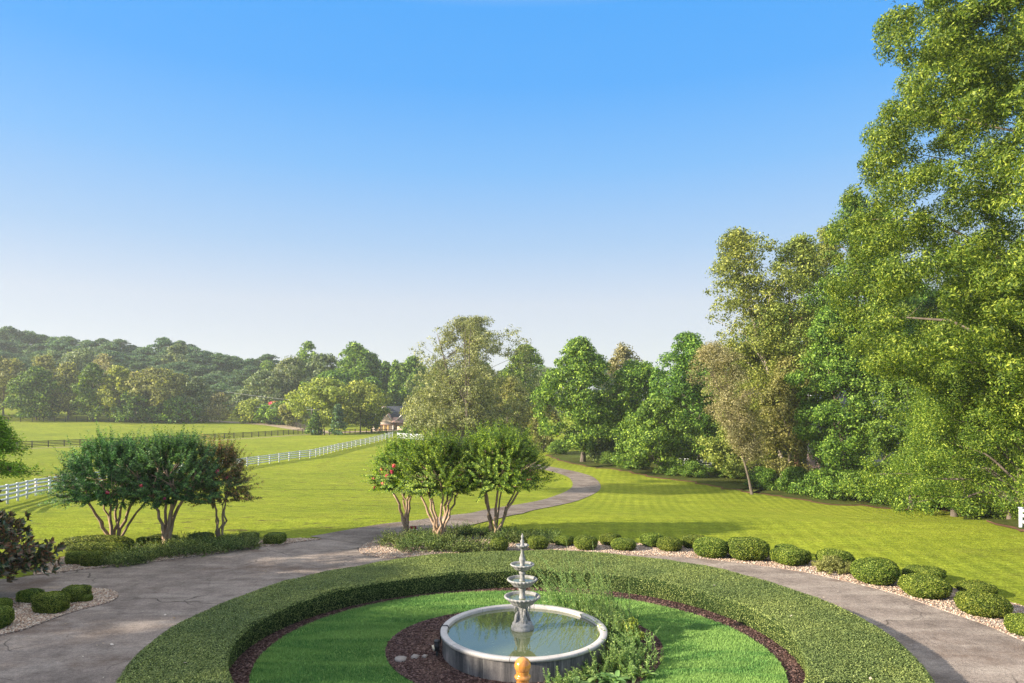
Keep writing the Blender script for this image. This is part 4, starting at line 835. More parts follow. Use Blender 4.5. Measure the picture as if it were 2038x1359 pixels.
# ------------------------------------------------------------------ clipped round hedge
def hedge():
    rng = np.random.default_rng(42); n = len(HI); c = np.array((.2, 16.5)); mb = MB()
    C = [(off(HI, .10), 0.0), (off(HI, .03), .30), (off(HI, -.01), .56), (off(HI, .03), .61)]
    dO = HO - HI
    for k in (.15, .3, .45, .6, .75, .88, .96): C.append((HI + dO * k, .61 + .03 * math.sin(k * math.pi) - .07 * k))
    C += [(HO, .47), (off(HO, .03), .25), (off(HO, -.04), 0.0)]
    m = len(C); up = 3   # resample around
    t = np.arange(n * up) / up
    V = np.stack([np.concatenate([np.stack([np.interp(t, np.arange(n + 1), np.r_[P[:, a], P[:1, a]]) for a in (0, 1)], 1), np.full((n * up, 1), z)], 1) for P, z in C], 0)
    V[3:-3, :, 2] += rng.normal(0, .006, V[3:-3, :, 2].shape) + .018 * np.sin(t * .9)[None] + .012 * np.sin(t * 2.3 + 1)[None]
    N = n * up; i = np.arange(m - 1)[:, None] * N; j = np.arange(N)[None]; j2 = (j + 1) % N
    F = np.stack([i + j, i + j2, i + N + j2, i + N + j], -1).reshape(-1, 4)
    mb.add(V.reshape(-1, 3), F)
    # leaves over the surface
    VV = V.reshape(-1, 3); a, b, cc, d = VV[F[:, 0]], VV[F[:, 1]], VV[F[:, 2]], VV[F[:, 3]]
    nr = np.cross(b - a, d - a); ar = np.linalg.norm(nr, axis=1); nr = nr / ar[:, None]
    cen = (a + cc) / 2; rad = cen[:, :2] - c; flip = np.sign((nr[:, 2] * 1.0) + 1e-6); 
    outw = np.where(np.abs(nr[:, 2]) > .5, nr[:, 2], np.where(F[:, 0] < 3 * N, -1, 1) * (nr[:, :2] * rad).sum(1)); nr = nr * np.sign(outw)[:, None]
    front = cen[:, 1] > 13.0; w = ar * np.where(front, 1, .05) * np.where(np.abs(nr[:, 2]) < .5, .32, 1.0); M = 620000; idx = rng.choice(len(F), M, p=w / w.sum())  # side leaves thinned so the near-black core darkens the walls like shade
    u, v = rng.random((M, 1)), rng.random((M, 1)); P = a[idx] * (1 - u) * (1 - v) + b[idx] * u * (1 - v) + cc[idx] * u * v + d[idx] * (1 - u) * v
    P = P + nr[idx] * (rng.random((M, 1)) ** 2 * .045 - .01); mb.cur = 1
    mb.quads(leaves(P, nr[idx], .032, rng, .6, jit=.45))
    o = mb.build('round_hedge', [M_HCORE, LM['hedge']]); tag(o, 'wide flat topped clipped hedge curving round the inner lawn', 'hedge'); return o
M_HCORE = plain('hedge_core', (.016, .032, .008), .9, .1, .5, 20)  # near-black colour stands in for deep shade inside the foliage
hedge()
# ------------------------------------------------------------------ boxwoods
def boxwood_mesh(seed, w, d, h, e=.75, nl=9000, ls=.034, under=.70):
    """clipped bush: superellipsoid body with leaf shell"""
    rng = np.random.default_rng(seed); n = nl; ph = rng.random(6) * 6.28
    def surf(D):
        a = np.abs(D) + 1e-6; p = 2 / e
        r = (a[:, 0] ** p + a[:, 1] ** p + a[:, 2] ** p) ** (-1 / p)
        r *= 1 + .03 * np.sin(4 * D[:, 0] + ph[0]) + .03 * np.sin(5 * D[:, 1] + ph[1]) + .02 * np.sin(9 * D[:, 2] + 7 * D[:, 0] + ph[2]) + .015 * np.sin(17 * D[:, 1] + 13 * D[:, 0] + ph[3])
        P = D * r[:, None]; k = np.where(P[:, 2] < 0, 1 - (1 - under) * P[:, 2] ** 2, 1.0)
        return np.stack([P[:, 0] * w / 2 * k, P[:, 1] * d / 2 * k, (P[:, 2] + .96) * h / 2], 1)
    mb = MB(); nu, nv = 24, 14; th = np.linspace(0, math.pi, nv + 1); fi = np.arange(nu) * 2 * math.pi / nu
    D = np.stack([np.sin(th)[:, None] * np.cos(fi), np.sin(th)[:, None] * np.sin(fi), np.cos(th)[:, None] * np.ones(nu)], -1).reshape(-1, 3)
    V = surf(D) * .965; i = np.arange(nv)[:, None] * nu; j = np.arange(nu)[None]; j2 = (j + 1) % nu
    mb.add(V, np.stack([i + j, i + nu + j, i + nu + j2, i + j2], -1).reshape(-1, 4)); mb.cur = 1
    D = unit(rng.normal(0, 1, (n, 3))); D = D[D[:, 2] > -.85]; P = surf(D); nor = unit(D * np.array((1 / w, 1 / d, 1 / h)))
    P = P + nor * (rng.random((len(P), 1)) ** 2 * .04 - .012)
    mb.quads(leaves(P, nor, ls, rng, .62, jit=.6)); return mb
BOX = {}
def boxmesh(key, **k):
    if key not in BOX:
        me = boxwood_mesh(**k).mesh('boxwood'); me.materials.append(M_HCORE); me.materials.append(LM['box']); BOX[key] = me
    return BOX[key]
for i in range(4): boxmesh('r%d' % i, seed=20 + i, w=1, d=1, h=1, e=.66, nl=18000, ls=.040)
for i in range(3): boxmesh('b%d' % i, seed=30 + i, w=1, d=1, h=1, e=.45, nl=15000, ls=.040, under=.95)
bcount = [0]
def bush(px, top, bot, w, lab, kind='r', dep=1.0, rz=None, grp=None):
    """px centre, top row, bottom (front contact) row, width in photo pixels"""
    Yf = FX * EYE / (bot - 800); ww = w / FX * Yf * 1.03; Y = Yf + ww * dep * .46; ww = w / FX * Y * .92; X = (px - 1019) / FX * Y
    g = Tz(X, Y); h = (EYE - (top - 800) / FX * (Y + ww * dep * .12) - g) * 1.10; bcount[0] += 1
    o = bpy.data.objects.new('boxwood', BOX['%s%d' % (kind, bcount[0] % (4 if kind == 'r' else 3))]); COL.objects.link(o)
    o.location = (X, Y, g); o.rotation_euler = (0, 0, prng.random() * 6.28 if rz is None and abs(dep - 1) < .05 and kind == 'r' else (rz or 0)); o.scale = (ww, ww * dep, h * 1.0)
    tag(o, lab, 'bush', grp or 'clipped boxwoods along the gravel bed'); return o
RB = [(1124, 1067, 1090, 38, 'small dark boxwood ball directly right of the junipers'), (1166, 1068, 1099, 48, 'boxwood ball, the second right of the junipers, near the hedge'), (1215, 1063, 1089, 40, 'back row boxwood ball above the low broad one'),
      (1241, 1073, 1100, 52, 'low broad boxwood right in front of a darker one behind'), (1298, 1063, 1092, 44, 'dark boxwood ball standing at the lawn edge, third of the back row'), (1333, 1071, 1102, 50, 'boxwood right of the dark lawn edge ball'),
      (1383, 1066, 1096, 52, 'boxwood partly hidden behind two bigger ones'), (1415, 1073, 1116, 70, 'big rounded boxwood, left one of the touching pair'), (1488, 1073, 1122, 78, 'big rounded boxwood, right one of the touching pair'),
      (1566, 1085, 1112, 46, 'brown topped boxwood peeking over the one in front'), (1573, 1092, 1131, 70, 'wide boxwood in front of the brown topped one'), (1662, 1096, 1136, 70, 'boxwood behind the ragged yellow flecked shrub'),
      (1750, 1113, 1152, 60, 'boxwood hidden almost wholly behind the big one by the drive'), (1742, 1117, 1172, 88, 'big boxwood by the drive, left of the pair at the right'), (1841, 1129, 1164, 76, 'back row boxwood above the oval one, by the lawn'),
      (1841, 1148, 1200, 90, 'oval bright boxwood, second last by the drive'), (1945, 1159, 1192, 66, 'last back row boxwood, by the lawn at right'), (1957, 1183, 1238, 98, 'largest bright oval boxwood close to the right corner'),
      (2040, 1226, 1275, 60, 'boxwood cut by the right edge of the picture')]
for px, t, b, w, lab in RB: bush(px, t, b, w, lab)
bush(993, 1073, 1101, 37, 'small round bright boxwood left of the fountain tip'); bush(1070, 1069, 1097, 42, 'rough boxwood right behind the fountain tip')
LB = [(493, 1062, 1084, 40, 'left one of two drum shaped boxwoods by the drive', 'b', 1.0), (547, 1062, 1086, 42, 'right one of two drum shaped boxwoods by the drive', 'b', 1.0),
      (400, 1062, 1086, 48, 'brown topped boxwood between the second and third myrtle', 'b', .9), (450, 1067, 1086, 36, 'low boxwood behind the thin myrtle', 'b', .9), (318, 1066, 1090, 58, 'boxwood mound behind the middle myrtle', 'b', .8), (283, 1070, 1090, 22, 'little boxwood between the first two myrtles', 'b', 1.0),
      (195, 1068, 1104, 150, 'long mounded boxwood hedge behind the left myrtle', 'r', .30), (195, 1082, 1116, 120, 'long mounded boxwood hedge in front of the left myrtle stems', 'r', .35),
      (154, 1099, 1127, 44, 'left one of two small block shaped boxwoods', 'b', .8), (186, 1099, 1131, 46, 'right one of two small block shaped boxwoods', 'b', .8)]
for px, t, b, w, lab, k, dp in LB: bush(px, t, b, w, lab, k, dp, 0, 'clipped boxwoods of the left bed')
IB = [(60, 1175, 1204, 50, 'small box shaped bush at the back of the gravel island', 'b', .7), (101, 1182, 1226, 68, 'largest box shaped bush in the middle of the gravel island', 'b', .7), (150, 1168, 1203, 50, 'bush with a straggly side at the right of the gravel island', 'b', .9), (170, 1184, 1202, 24, 'small straggly sprout leaning from the right island bush', 'r', .9),
      (2, 1193, 1224, 38, 'rear bush cut by the left picture edge on the island', 'r', .9), (-6, 1210, 1259, 52, 'front bush cut by the left picture edge on the island', 'r', .9)]
for px, t, b, w, lab, k, dp in IB: bush(px, t, b, w, lab, k, dp, -.15, 'clipped bushes of the gravel island')
# ragged flowering shrub
def cloudshrub(name, lab, px, bot, top, w, mat, leaf, seed, dens=1.0, grp=None, up=.3, asp=.5, shape='skirt', cat='shrub', gap=.05, Yoff=.45, stems=True):
    Yf = FX * EYE / (bot - 800); ww = w / FX * Yf; Y = Yf + ww * Yoff; X = (px - 1019) / FX * Y; g = Tz(X, Y); h = EYE - (top - 800) / FX * Y - g
    rng = np.random.default_rng(seed); Q, C, rd = crown(rng, 0, h, ww, shape, leaf, dens, max(.1, min(ww, h) * .2), gap=gap, up=up, asp=asp)
    m = MB(); m.quads(Q)
    if stems:
        m.cur = 1
        for k in range(6): limb(m, (0, 0, -.05), C[(k * 7) % len(C)], .02, .006, rng, 4)
    o = m.build(name, [LM[mat], BARK['grey']]); o.location = (X, Y, g); tag(o, lab, cat, grp); return o
cloudshrub('flowering_shrub', 'ragged shrub flecked with yellow in front of a clipped boxwood', 1662, 1148, 1108, 72, 'olive', .045, 61)
# junipers: low arching sprays
def juniper(px, bot, top, w, lab, seed, grp):
    Yf = FX * EYE / (bot - 800); ww = w / FX * Yf; Y = Yf + ww * .3; X = (px - 1019) / FX * Y; g = Tz(X, Y); h = max(.25, EYE - (top - 800) / FX * Y - g)
    rng = np.random.default_rng(seed); n = 230; m = MB(); Q = []
    a = rng.random(n) * 6.28; rr = rng.random(n) ** .5; base = np.stack([rr * np.cos(a) * ww * .42, rr * np.sin(a) * ww * .30, h * (.15 + .75 * rng.random(n)) * np.sqrt(np.clip(1 - rr ** 2.5, .02, 1))], 1)
    dirv = unit(np.stack([np.cos(a), np.sin(a), .35 + .7 * rng.random(n)], 1) + rng.normal(0, .35, (n, 3)))
    K = 34; t = rng.random((n, K, 1)); L = (.26 + .30 * rng.random((n, 1, 1)))
    P = base[:, None] + dirv[:, None] * t * L + rng.normal(0, .028, (n, K, 3)) * (1.2 - t); P = P.reshape(-1, 3); P[:, 2] = np.maximum(P[:, 2], .02)
    Q = leaves(P, rng.normal(0, 1, P.shape) + (0, 0, .6), .055, rng, .35, np.repeat(dirv, K, 0), .4); m.quads(Q)
    m.cur = 1
    for k in range(24): m.tube([(0, 0, 0), base[k] * (.5, .5, .7), base[k]], [.015, .01, .005], 4)
    o = m.build('juniper', [LM['juniper'], BARK['grey']]); o.location = (X, Y, g); tag(o, lab, 'shrub', grp); return o
JR = [(795, 1092, 1062, 70, 'juniper at the left tip of the bed round the right myrtles'), (835, 1103, 1068, 90, 'juniper sprawling in front of the left slim myrtle'), (905, 1104, 1078, 90, 'dark flat juniper between the middle and right myrtle, at the front'), (950, 1104, 1079, 80, 'juniper in front of the right myrtle stems'), (850, 1080, 1058, 60, 'juniper behind the middle myrtle trunk'),
      (905, 1074, 1052, 56, 'rounded juniper behind the bed between two myrtles'), (950, 1072, 1051, 60, 'dark juniper behind the right myrtle'), (1010, 1082, 1058, 60, 'juniper spreading right of the right myrtle'), (1040, 1084, 1062, 56, 'juniper behind the fountain tip'), (1085, 1084, 1064, 54, 'dark juniper between the fountain tip and the boxwood balls'), (870, 1094, 1068, 70, 'juniper round the foot of the middle myrtle')]
for k, (px, b, t, w, lab) in enumerate(JR): juniper(px, b, t, w * 1.15, lab, 400 + k, 'junipers under the right myrtles')
JL = [(240, 1130, 1108, 74, 'bright juniper at the front left of the left bed'), (262, 1125, 1098, 80, 'juniper beside the drive under the left myrtle'), (300, 1112, 1088, 74, 'juniper between the left and middle myrtle stems'), (352, 1113, 1084, 80, 'juniper in front of the middle myrtle'), (400, 1108, 1076, 84, 'juniper right of the middle myrtle'), (445, 1102, 1074, 76, 'juniper at the foot of the thin myrtle'), (482, 1096, 1077, 54, 'last juniper at the right tip of the left bed'), (372, 1094, 1070, 70, 'olive juniper behind the middle of the left bed')]
for k, (px, b, t, w, lab) in enumerate(JL): juniper(px, b, t, w * 1.15, lab, 440 + k, 'junipers under the left myrtles')

# ------------------------------------------------------------------ crepe myrtles
def myrtle(lab, px, base, top, w, mat, nstem, seed, nshoot=420, fork=.40, low=.42, flowers=(), lean=0.0, skirt=True, spread=.30, stem_r=.055, spire=.72, trunk=False):
    X, Y = flat(px, base); g = Tz(X, Y); h = EYE - (top - 800) / FX * Y - g; ww = w / FX * Y; rng = np.random.default_rng(seed)
    root = empty('crepe_myrtle', (X, Y, g), label=lab, cat='tree', group='crepe myrtles in the driveway beds')
    z0 = h * (low + .05); cz = z0 + (h - z0) * .42; ax, az = ww / 2, (h - z0) * .56
    allend = []
    for s in range(nstem):
        an = 2 * math.pi * (s + rng.random() * .6) / nstem; b0 = np.array((math.cos(an) * .12, math.sin(an) * .12, -.1)); m = MB()
        if trunk: b0 = b0 * .5
        so = spread * ww * (.55 + .6 * rng.random()); hk = h * (fork + .08 * rng.random())
        t = np.linspace(0, 1, 9)[:, None]; E_ = np.array((math.cos(an) * so + lean, math.sin(an) * so * .8, hk))
        P = b0 + (E_ - b0) * np.concatenate([t ** (1.5 if not trunk else 2.0)] * 2 + [t], 1); P[1:-1, :2] += rng.normal(0, .035, (7, 2))
        r0_ = stem_r * (.8 + .5 * rng.random()); m.tube(P, r0_ * (1.15 - .5 * t[:, 0]), 7)
        for f in range(3):
            an2 = an + rng.normal(0, .9); e = E_ + np.array((math.cos(an2) * ww * .16, math.sin(an2) * ww * .16, (h - hk) * (.25 + .25 * rng.random())))
            LP = limb(m, E_, e, r0_ * .6, r0_ * .25, rng, 4, -.03)
            for q in range(3):
                e2 = e + np.array((rng.normal(0, ww * .10), rng.normal(0, ww * .10), (h - e[2]) * .25 * rng.random())); limb(m, LP[-2], e2, r0_ * .28, .008, rng, 3, .0, 4)
            allend.append(e)
        m.build('stem', BARK['myrtle'], root, smooth=True)
    # leafy shoots fill a wide crown
    n = int(nshoot * 1.6)
    tt_ = rng.random(n) ** .9; an_ = rng.random(n) * 6.28; lump = (1 + .15 * np.sin(3 * an_ + seed) + .13 * np.sin(5 * an_ + 6 * tt_ + seed)) * 1.07
    Rz = np.sqrt(np.clip(1 - (tt_ * .92) ** 2.2, 0, 1)) * np.minimum(1, .72 + tt_ * 2.2); r2 = ax * .92 * Rz * lump * rng.random(n) ** .48
    S = np.stack([lean * .8 + r2 * np.cos(an_), r2 * np.sin(an_) * .92, z0 + (h - z0) * .86 * tt_ + rng.normal(0, .05, n)], 1)
    D = np.stack([np.cos(an_), np.sin(an_), tt_], 1); up = np.clip((S[:, 2:3] - z0) / (h - z0), 0, 1)
    dv = unit(D * np.array((1.0, 1.0, .25)) * (1.2 - up) + np.array((0, 0, 1)) * (up * 1.7 - .02) + rng.normal(0, .16, (n, 3)))
    Ls = spire * .85 * (.5 + .6 * rng.random((n, 1)) + .75 * (rng.random((n, 1)) < .24)); K = 46; t = (np.arange(K) / K)[None, :, None] + rng.random((n, K, 1)) * .03
    droop = np.array((0, 0, -1)) * (t ** 2) * .12 * (1 - up[:, None])
    C = S[:, None] + dv[:, None] * Ls[:, None] * t + droop
    side = unit(np.cross(dv, rng.normal(0, 1, (n, 3)))); side2 = np.cross(dv, side); ang = (np.arange(K) * 2.4)[None, :, None]
    out = side[:, None] * np.cos(ang) + side2[:, None] * np.sin(ang)
    lsz = .115 * (1.1 - .55 * t)
    pos = C + out * lsz * .5; tang = unit(out + dv[:, None] * .55); nor = unit(np.cross(tang, np.cross(dv[:, None] + 0 * tang, tang)) + (0, 0, .4))
    sz = np.broadcast_to(lsz, (n, K, 1)).reshape(-1, 1)
    Q = leaves(pos.reshape(-1, 3), nor.reshape(-1, 3), sz, rng, .5, tang.reshape(-1, 3), .25)
    c = tw = MB(); c.quads(Q); c.cur = 1
    for k in range(0, n, 7): tw.tube([S[k] - dv[k] * .15, S[k] + dv[k] * Ls[k] * .5], [.012, .004], 3, False)
    c.build('crown', [LM[mat], BARK['myrtle']], root)
    for (fx, fy, sz_) in flowers:
        z = EYE - (fy - 800) / FX * (Y - ax * .75) - g; x = (fx - px) / FX * (Y - ax * .6); y = -ax * math.sqrt(max(.05, 1 - min(.95, (x / ax) ** 2))) * .82
        F_ = unit(rng.normal(0, 1, (150, 3))); f = MB(); f.quads(leaves(np.array((x, y, z)) + F_ * sz_ * rng.random((150, 1)) ** .4, F_, .05, rng, .8)); f.build('blossom', LM['pink'], root)
    return root
myrtle('leftmost dark crepe myrtle with a wide flat crown on many fanned stems', 226, 1090, 874, 205, 'myrtle', 8, 1, 620, .42, .40, [(262, 980, .07)], lean=.05, spread=.26)
myrtle('dark crepe myrtle second from the left, trunk twisting at its foot', 330, 1092, 868, 190, 'myrtle', 5, 2, 560, .42, .38, [(322, 966, .06), (365, 992, .05)], lean=.25, spread=.20, stem_r=.07, trunk=True)
myrtle('slim bronze tipped crepe myrtle with faded flowers, third from the left', 437, 1076, 880, 112, 'myrtle_red', 6, 3, 200, .36, .34, [(452, 938, .10), (468, 950, .06)], spread=.16, stem_r=.04)
myrtle('small crepe myrtle with pink blossoms on its left side', 808, 1066, 876, 104, 'myrtle_light', 4, 4, 300, .38, .44, [(790, 927, .09), (786, 939, .09), (744, 956, .10), (763, 935, .07), (748, 964, .08), (766, 964, .10), (775, 949, .09), (817, 915, .05), (746, 974, .06)], lean=-.15, spread=.22, stem_r=.06, trunk=True)
myrtle('middle bright green crepe myrtle of the right hand group', 874, 1078, 872, 140, 'myrtle_light', 7, 5, 480, .44, .42, [(926, 936, .10)], spread=.30)
myrtle('rightmost bright green crepe myrtle, the widest of the right group', 985, 1073, 858, 198, 'myrtle_light', 7, 6, 680, .44, .42, [(1054, 958, .11), (918, 948, .06)], spread=.26, lean=.1)
# ------------------------------------------------------------------ magnolia and cypress at the left edge
def magnolia(lab, X, Y, H, Wd, z0, seed, n=34, cat='tree', fx=None):
    rng = np.random.default_rng(seed); g = Tz(X, Y); root = empty('magnolia', (X, Y, g), label=lab, cat=cat)
    m = MB(); P = np.array([(0, 0, -.1), (.03, 0, H * .3), (0, .03, H * .6), (0, 0, H * .85)]); m.tube(P, [.09, .07, .05, .02], 7); c = MB()
    ends = []
    for k in range(n):
        a = rng.random() * 6.28; t = rng.random() ** .8; r = Wd / 2 * prof('round', np.array([t]))[0] * (.55 + .45 * rng.random()); e = np.array((r * math.cos(a), r * math.sin(a), z0 + t * (H - z0)))
        ends.append(e)
    if fx is not None: ends += [np.array(e) for e in fx]
    for e in ends:
        limb(m, (0, 0, max(.3, e[2] - .6)), e, .03, .012, rng, 4, .02)
        for w in range(11):   # whorls of big leaves
            o = e + rng.normal(0, .17, 3); d = unit(np.array((o[0], o[1], .6)) + rng.normal(0, .5, 3)); k2 = 11; an = rng.random(k2) * 6.28
            s1 = unit(np.cross(d, (0.3, .5, .1))); s2 = np.cross(d, s1); ou = s1 * np.cos(an)[:, None] + s2 * np.sin(an)[:, None]; tg = unit(ou + d * (.3 + .9 * rng.random((k2, 1))))
            c.quads(leaves(o + tg * .09, unit(np.cross(tg, np.cross(d, tg))), .17, rng, .40, tg, .15))
    m.build('trunk', BARK['grey'], root, smooth=True); c.build('crown', LM['magnolia'], root); return root
X, Y = flat(28, 1150, .75)
magnolia('small bronze leaved magnolia at the left edge with one branch reaching right', X - 1.0, Y, 2.5, 3.1, .85, 8, 80, fx=[(1.5, -.1, 1.35), (1.7, -.1, 1.45), (1.95, -.15, 1.55), (2.2, -.1, 1.7), (1.7, 0, 1.2), (2.0, 0, 1.35)])
magnolia('taller bronze leaved magnolia just outside the left edge', -18.2, 21.5, 6.6, 3.4, 2.5, 9, 60)
def cypress(lab, X, Y, H, Wd, z0, seed):
    rng = np.random.default_rng(seed); g = Tz(X, Y); root = empty('cypress_tree', (X, Y, g), label=lab, cat='tree')
    m = MB(); m.tube([(0, 0, -.1), (0, 0, H * .95)], [.14, .02], 8); c = MB()
    for k in range(120):
        t = rng.random(); z = z0 + t * (H - z0); a = rng.random() * 6.28; L = Wd / 2 * (1 - t) ** .7 * (.7 + .4 * rng.random()) + .15; e = np.array((math.cos(a) * L, math.sin(a) * L, z - .08 * L))
        limb(m, (0, 0, z), e, .02, .006, rng, 3, .05, 4); K = 330; tt = rng.random((K, 1)) ** .6; P = np.array((0, 0, z)) + (e - (0, 0, z)) * tt + rng.normal(0, .10, (K, 3)) * (.4 + tt)
        d = unit(e - (0, 0, z)); c.quads(leaves(P, rng.normal(0, 1, (K, 3)) + (0, 0, .5), .12, rng, .26, np.tile(d, (K, 1)) + rng.normal(0, .5, (K, 3)), .3))
    m.build('trunk', BARK['red'], root, smooth=True); c.build('crown', LM['cypress'], root)
cypress('bright green feathery cypress cut by the left picture edge', -19.1, 24.5, 5.7, 3.5, 3.45, 3)

# ------------------------------------------------------------------ round pool
PC = (.28, 16.3); RO, RI = 1.98, 1.82
pool = empty('round_pool', (PC[0], PC[1], .05), label='round raised concrete pool with a pale coping ring', cat='pool')
m = MB(); m.lathe([(RO - .05, 0), (RO - .04, .475)], 96); m.lathe([(RI + .03, .475), (RI + .03, .1), (0.01, .1)], 96); m.build('wall', M_PWALL, pool, smooth=True)
for k in range(8):       # coping in eight curved blocks with open joints
    m = MB(); a0, a1 = k * math.pi / 4 + .62, (k + 1) * math.pi / 4 + .62 - .006; A = np.linspace(a0, a1, 14)
    pr_ = [(RI, .475), (RI, .54), (RI + .012, .552), (RO - .012, .552), (RO, .54), (RO, .48), (RI, .475)]
    V = np.array([[(r * math.cos(a), r * math.sin(a), z) for r, z in pr_] for a in A]); n, p = V.shape[:2]
    i = np.arange(n - 1)[:, None] * p; j = np.arange(p - 1)[None]
    m.add(V.reshape(-1, 3), np.stack([i + j, i + j + 1, i + p + j + 1, i + p + j], -1).reshape(-1, 4)); m.add(V[0][:-1], [tuple(range(p - 1))]); m.add(V[-1][:-1], [tuple(range(p - 1))[::-1]])
    m.build('coping', M_COPE, pool)
hs = MB(); aj = math.radians(176)
hs.tube([(PC[0] + (RI - .02) * math.cos(aj), PC[1] + (RI - .02) * math.sin(aj), .56), (PC[0] + (RI + .02) * math.cos(aj), PC[1] + RI * math.sin(aj), .625), (PC[0] + (RO - .02) * math.cos(aj), PC[1] + RO * math.sin(aj), .625), (PC[0] + (RO + .02) * math.cos(aj), PC[1] + RO * math.sin(aj), .56), (PC[0] + (RO + .03) * math.cos(aj), PC[1] + RO * math.sin(aj), .2)], .013, 6)
tag(hs.build('power_cable', plain('black_rubber', (.03, .03, .03), .6)), 'dark cable looped over the pool coping above the black box', 'cable')
m = MB(); a = np.arange(96) * 2 * math.pi / 96; m.add(np.stack([PC[0] + (RI + .02) * np.cos(a), PC[1] + (RI + .02) * np.sin(a), np.full(96, .525)], 1), [tuple(range(96))])
tag(m.build('water', M_WATER), kind='structure')
# ------------------------------------------------------------------ tiered fountain
FC = (.25, 16.5)
fo = empty('tiered_fountain', (FC[0], FC[1], 0), label='grey cast stone fountain with four tiers of scalloped bowls standing in the round pool', cat='fountain')
def fl(name, prof_, **k): mb = MB(); mb.lathe(prof_, k.pop('n', 48), **k); return mb.build(name, M_FOUNT, fo, smooth=True)
fl('base', [(.20, .12), (.24, .44), (.265, .50), (.28, .54), (.27, .59), (.24, .62), (.25, .65), (.225, .69), (.16, .71), (.10, .72)])
fl('pedestal', [(.13, .70), (.10, .76), (.085, .86), (.08, .95), (.095, 1.03), (.12, 1.09), (.15, 1.12)], n=24, flute=8, fl=.10)
for k in range(4):     # cranes with bowed necks standing round the pedestal
    an = math.radians(20 + 90 * k); ca, sa = math.cos(an), math.sin(an); m = MB()
    rz = lambda r, z, t=0.0: (ca * r - sa * t, sa * r + ca * t, z)
    m.tube([rz(.19, .68), rz(.165, .76), rz(.145, .84), rz(.12, .93), rz(.11, .98)], [.030, .036, .042, .03, .014], 10)
    m.tube([rz(.115, .93), rz(.12, 1.0), rz(.145, 1.055), rz(.18, 1.06), rz(.20, 1.02), rz(.195, .97)], [.022, .018, .016, .019, .017, .006], 8)
    m.tube([rz(.195, .985), rz(.185, .93), rz(.17, .89)], [.010, .007, .003], 6)
    for t in (-.03, .03): m.tube([rz(.15, .90, t * .7), rz(.17, .80, t * 1.3), rz(.195, .70, t * 1.5)], [.018, .022, .008], 6)
    m.build('crane_figure', M_FOUNT, fo, smooth=True)
def bowl(zr, r, depth, stem):
    p = [(stem, zr - depth), (r * .42, zr - depth * .95), (r * .62, zr - depth * .80), (r * .72, zr - depth * .58), (r * .80, zr - depth * .40), (r * .93, zr - depth * .22), (r * 1.0, zr - depth * .08), (r * 1.0, zr - .005), (r * .955, zr + .012), (r * .88, zr - .004),
         (r * .80, zr - depth * .25), (r * .5, zr - depth * .5), (stem, zr - depth * .55)]
    mb = MB(); mb.lathe(p, 120, flute=26 if r > .3 else 18, fl=.055, fr=(4, 5, 6, 7, 8)); return mb.build('bowl', M_FOUNT, fo, smooth=True)
def pool_in(z, r): pass
bowl(1.315, .436, .23, .06); bowl(1.725, .366, .20, .05); bowl(2.085, .29, .155, .045); bowl(2.545, .158, .09, .03)
fl('column', [(.11, 1.19), (.115, 1.23), (.085, 1.26), (.07, 1.33), (.065, 1.42), (.085, 1.46), (.09, 1.50), (.06, 1.53), (.075, 1.57)], n=28)
fl('column', [(.095, 1.62), (.10, 1.65), (.075, 1.68), (.06, 1.74), (.055, 1.82), (.08, 1.86), (.082, 1.89), (.05, 1.92), (.06, 1.965)], n=28)
fl('column', [(.06, 2.02), (.065, 2.05), (.05, 2.09), (.065, 2.13), (.08, 2.18), (.078, 2.22), (.055, 2.28), (.036, 2.36), (.034, 2.42), (.05, 2.45), (.045, 2.48)], n=28)
fl('finial', [(.05, 2.50), (.055, 2.54), (.035, 2.57), (.045, 2.60), (.05, 2.64), (.03, 2.68), (.022, 2.71), (.034, 2.73), (.03, 2.76), (.012, 2.80), (.002, 2.83)], n=20)
for z, r in ((1.27, .345), (1.685, .29), (2.055, .225)):
    m = MB(); a = np.arange(40) * 2 * math.pi / 40; m.add(np.stack([r * np.cos(a), r * np.sin(a), np.full(40, z)], 1), [tuple(range(40))]); m.build('standing_water', M_WATER, fo)
M_FLAG = conc_m('flagstone', (.22, .19, .17), (.36, .31, .28))
# ------------------------------------------------------------------ pool side lamp, stones
lx, ly = PC[0] - RO - .10, 15.75
lamp = empty('pond_pump_box', (lx + .06, ly + .1, .12), label='black weatherproof box with a cream round cover beside the pool wall', cat='pump box')
m = MB(); m.box((0, 0, .22), (.11, .15, .20)); m.box((.0, 0, .33), (.13, .17, .02)); m.build('housing', plain('black_plastic', (.03, .03, .035), .5), lamp)
m = MB(); m.tube([(-.06, -.04, .19), (-.10, -.05, .18)], .065, 16); m.build('cover', plain('cream_plastic', (.62, .55, .42), .5), lamp)
m = MB(); m.tube([(0, 0, 0), (0, 0, .16)], .03, 8); m.build('stake', plain('dark_metal', (.04, .04, .04), .5), lamp)
for k, (px, py, w, d, lab) in enumerate([(797, 1312, .24, .12, 'irregular pale flagstone lying on the mulch'), (826, 1308, .17, .11, 'small square pale flagstone lying on the mulch'), (845, 1307, .12, .08, 'tiny pale stone chip nearest the pool')]):
    X, Y = flat(px, py, .1); n = 9 if k == 0 else 4; rng = np.random.default_rng(k); a = np.arange(n) * 2 * math.pi / n + .5; r = 1 + rng.normal(0, .12, n)
    top = np.stack([X + w / 2 * r * np.cos(a) * 1.2, Y + d * r * np.sin(a) * 1.2, np.full(n, .125)], 1); bo = top.copy(); bo[:, 2] = .085; m = MB(); i = np.arange(n); j = (i + 1) % n
    m.add(np.concatenate([top, bo]), [tuple(range(n))], np.stack([i + n, j + n, j, i], 1)); tag(m.build('flagstone', M_FLAG), lab, 'stone')
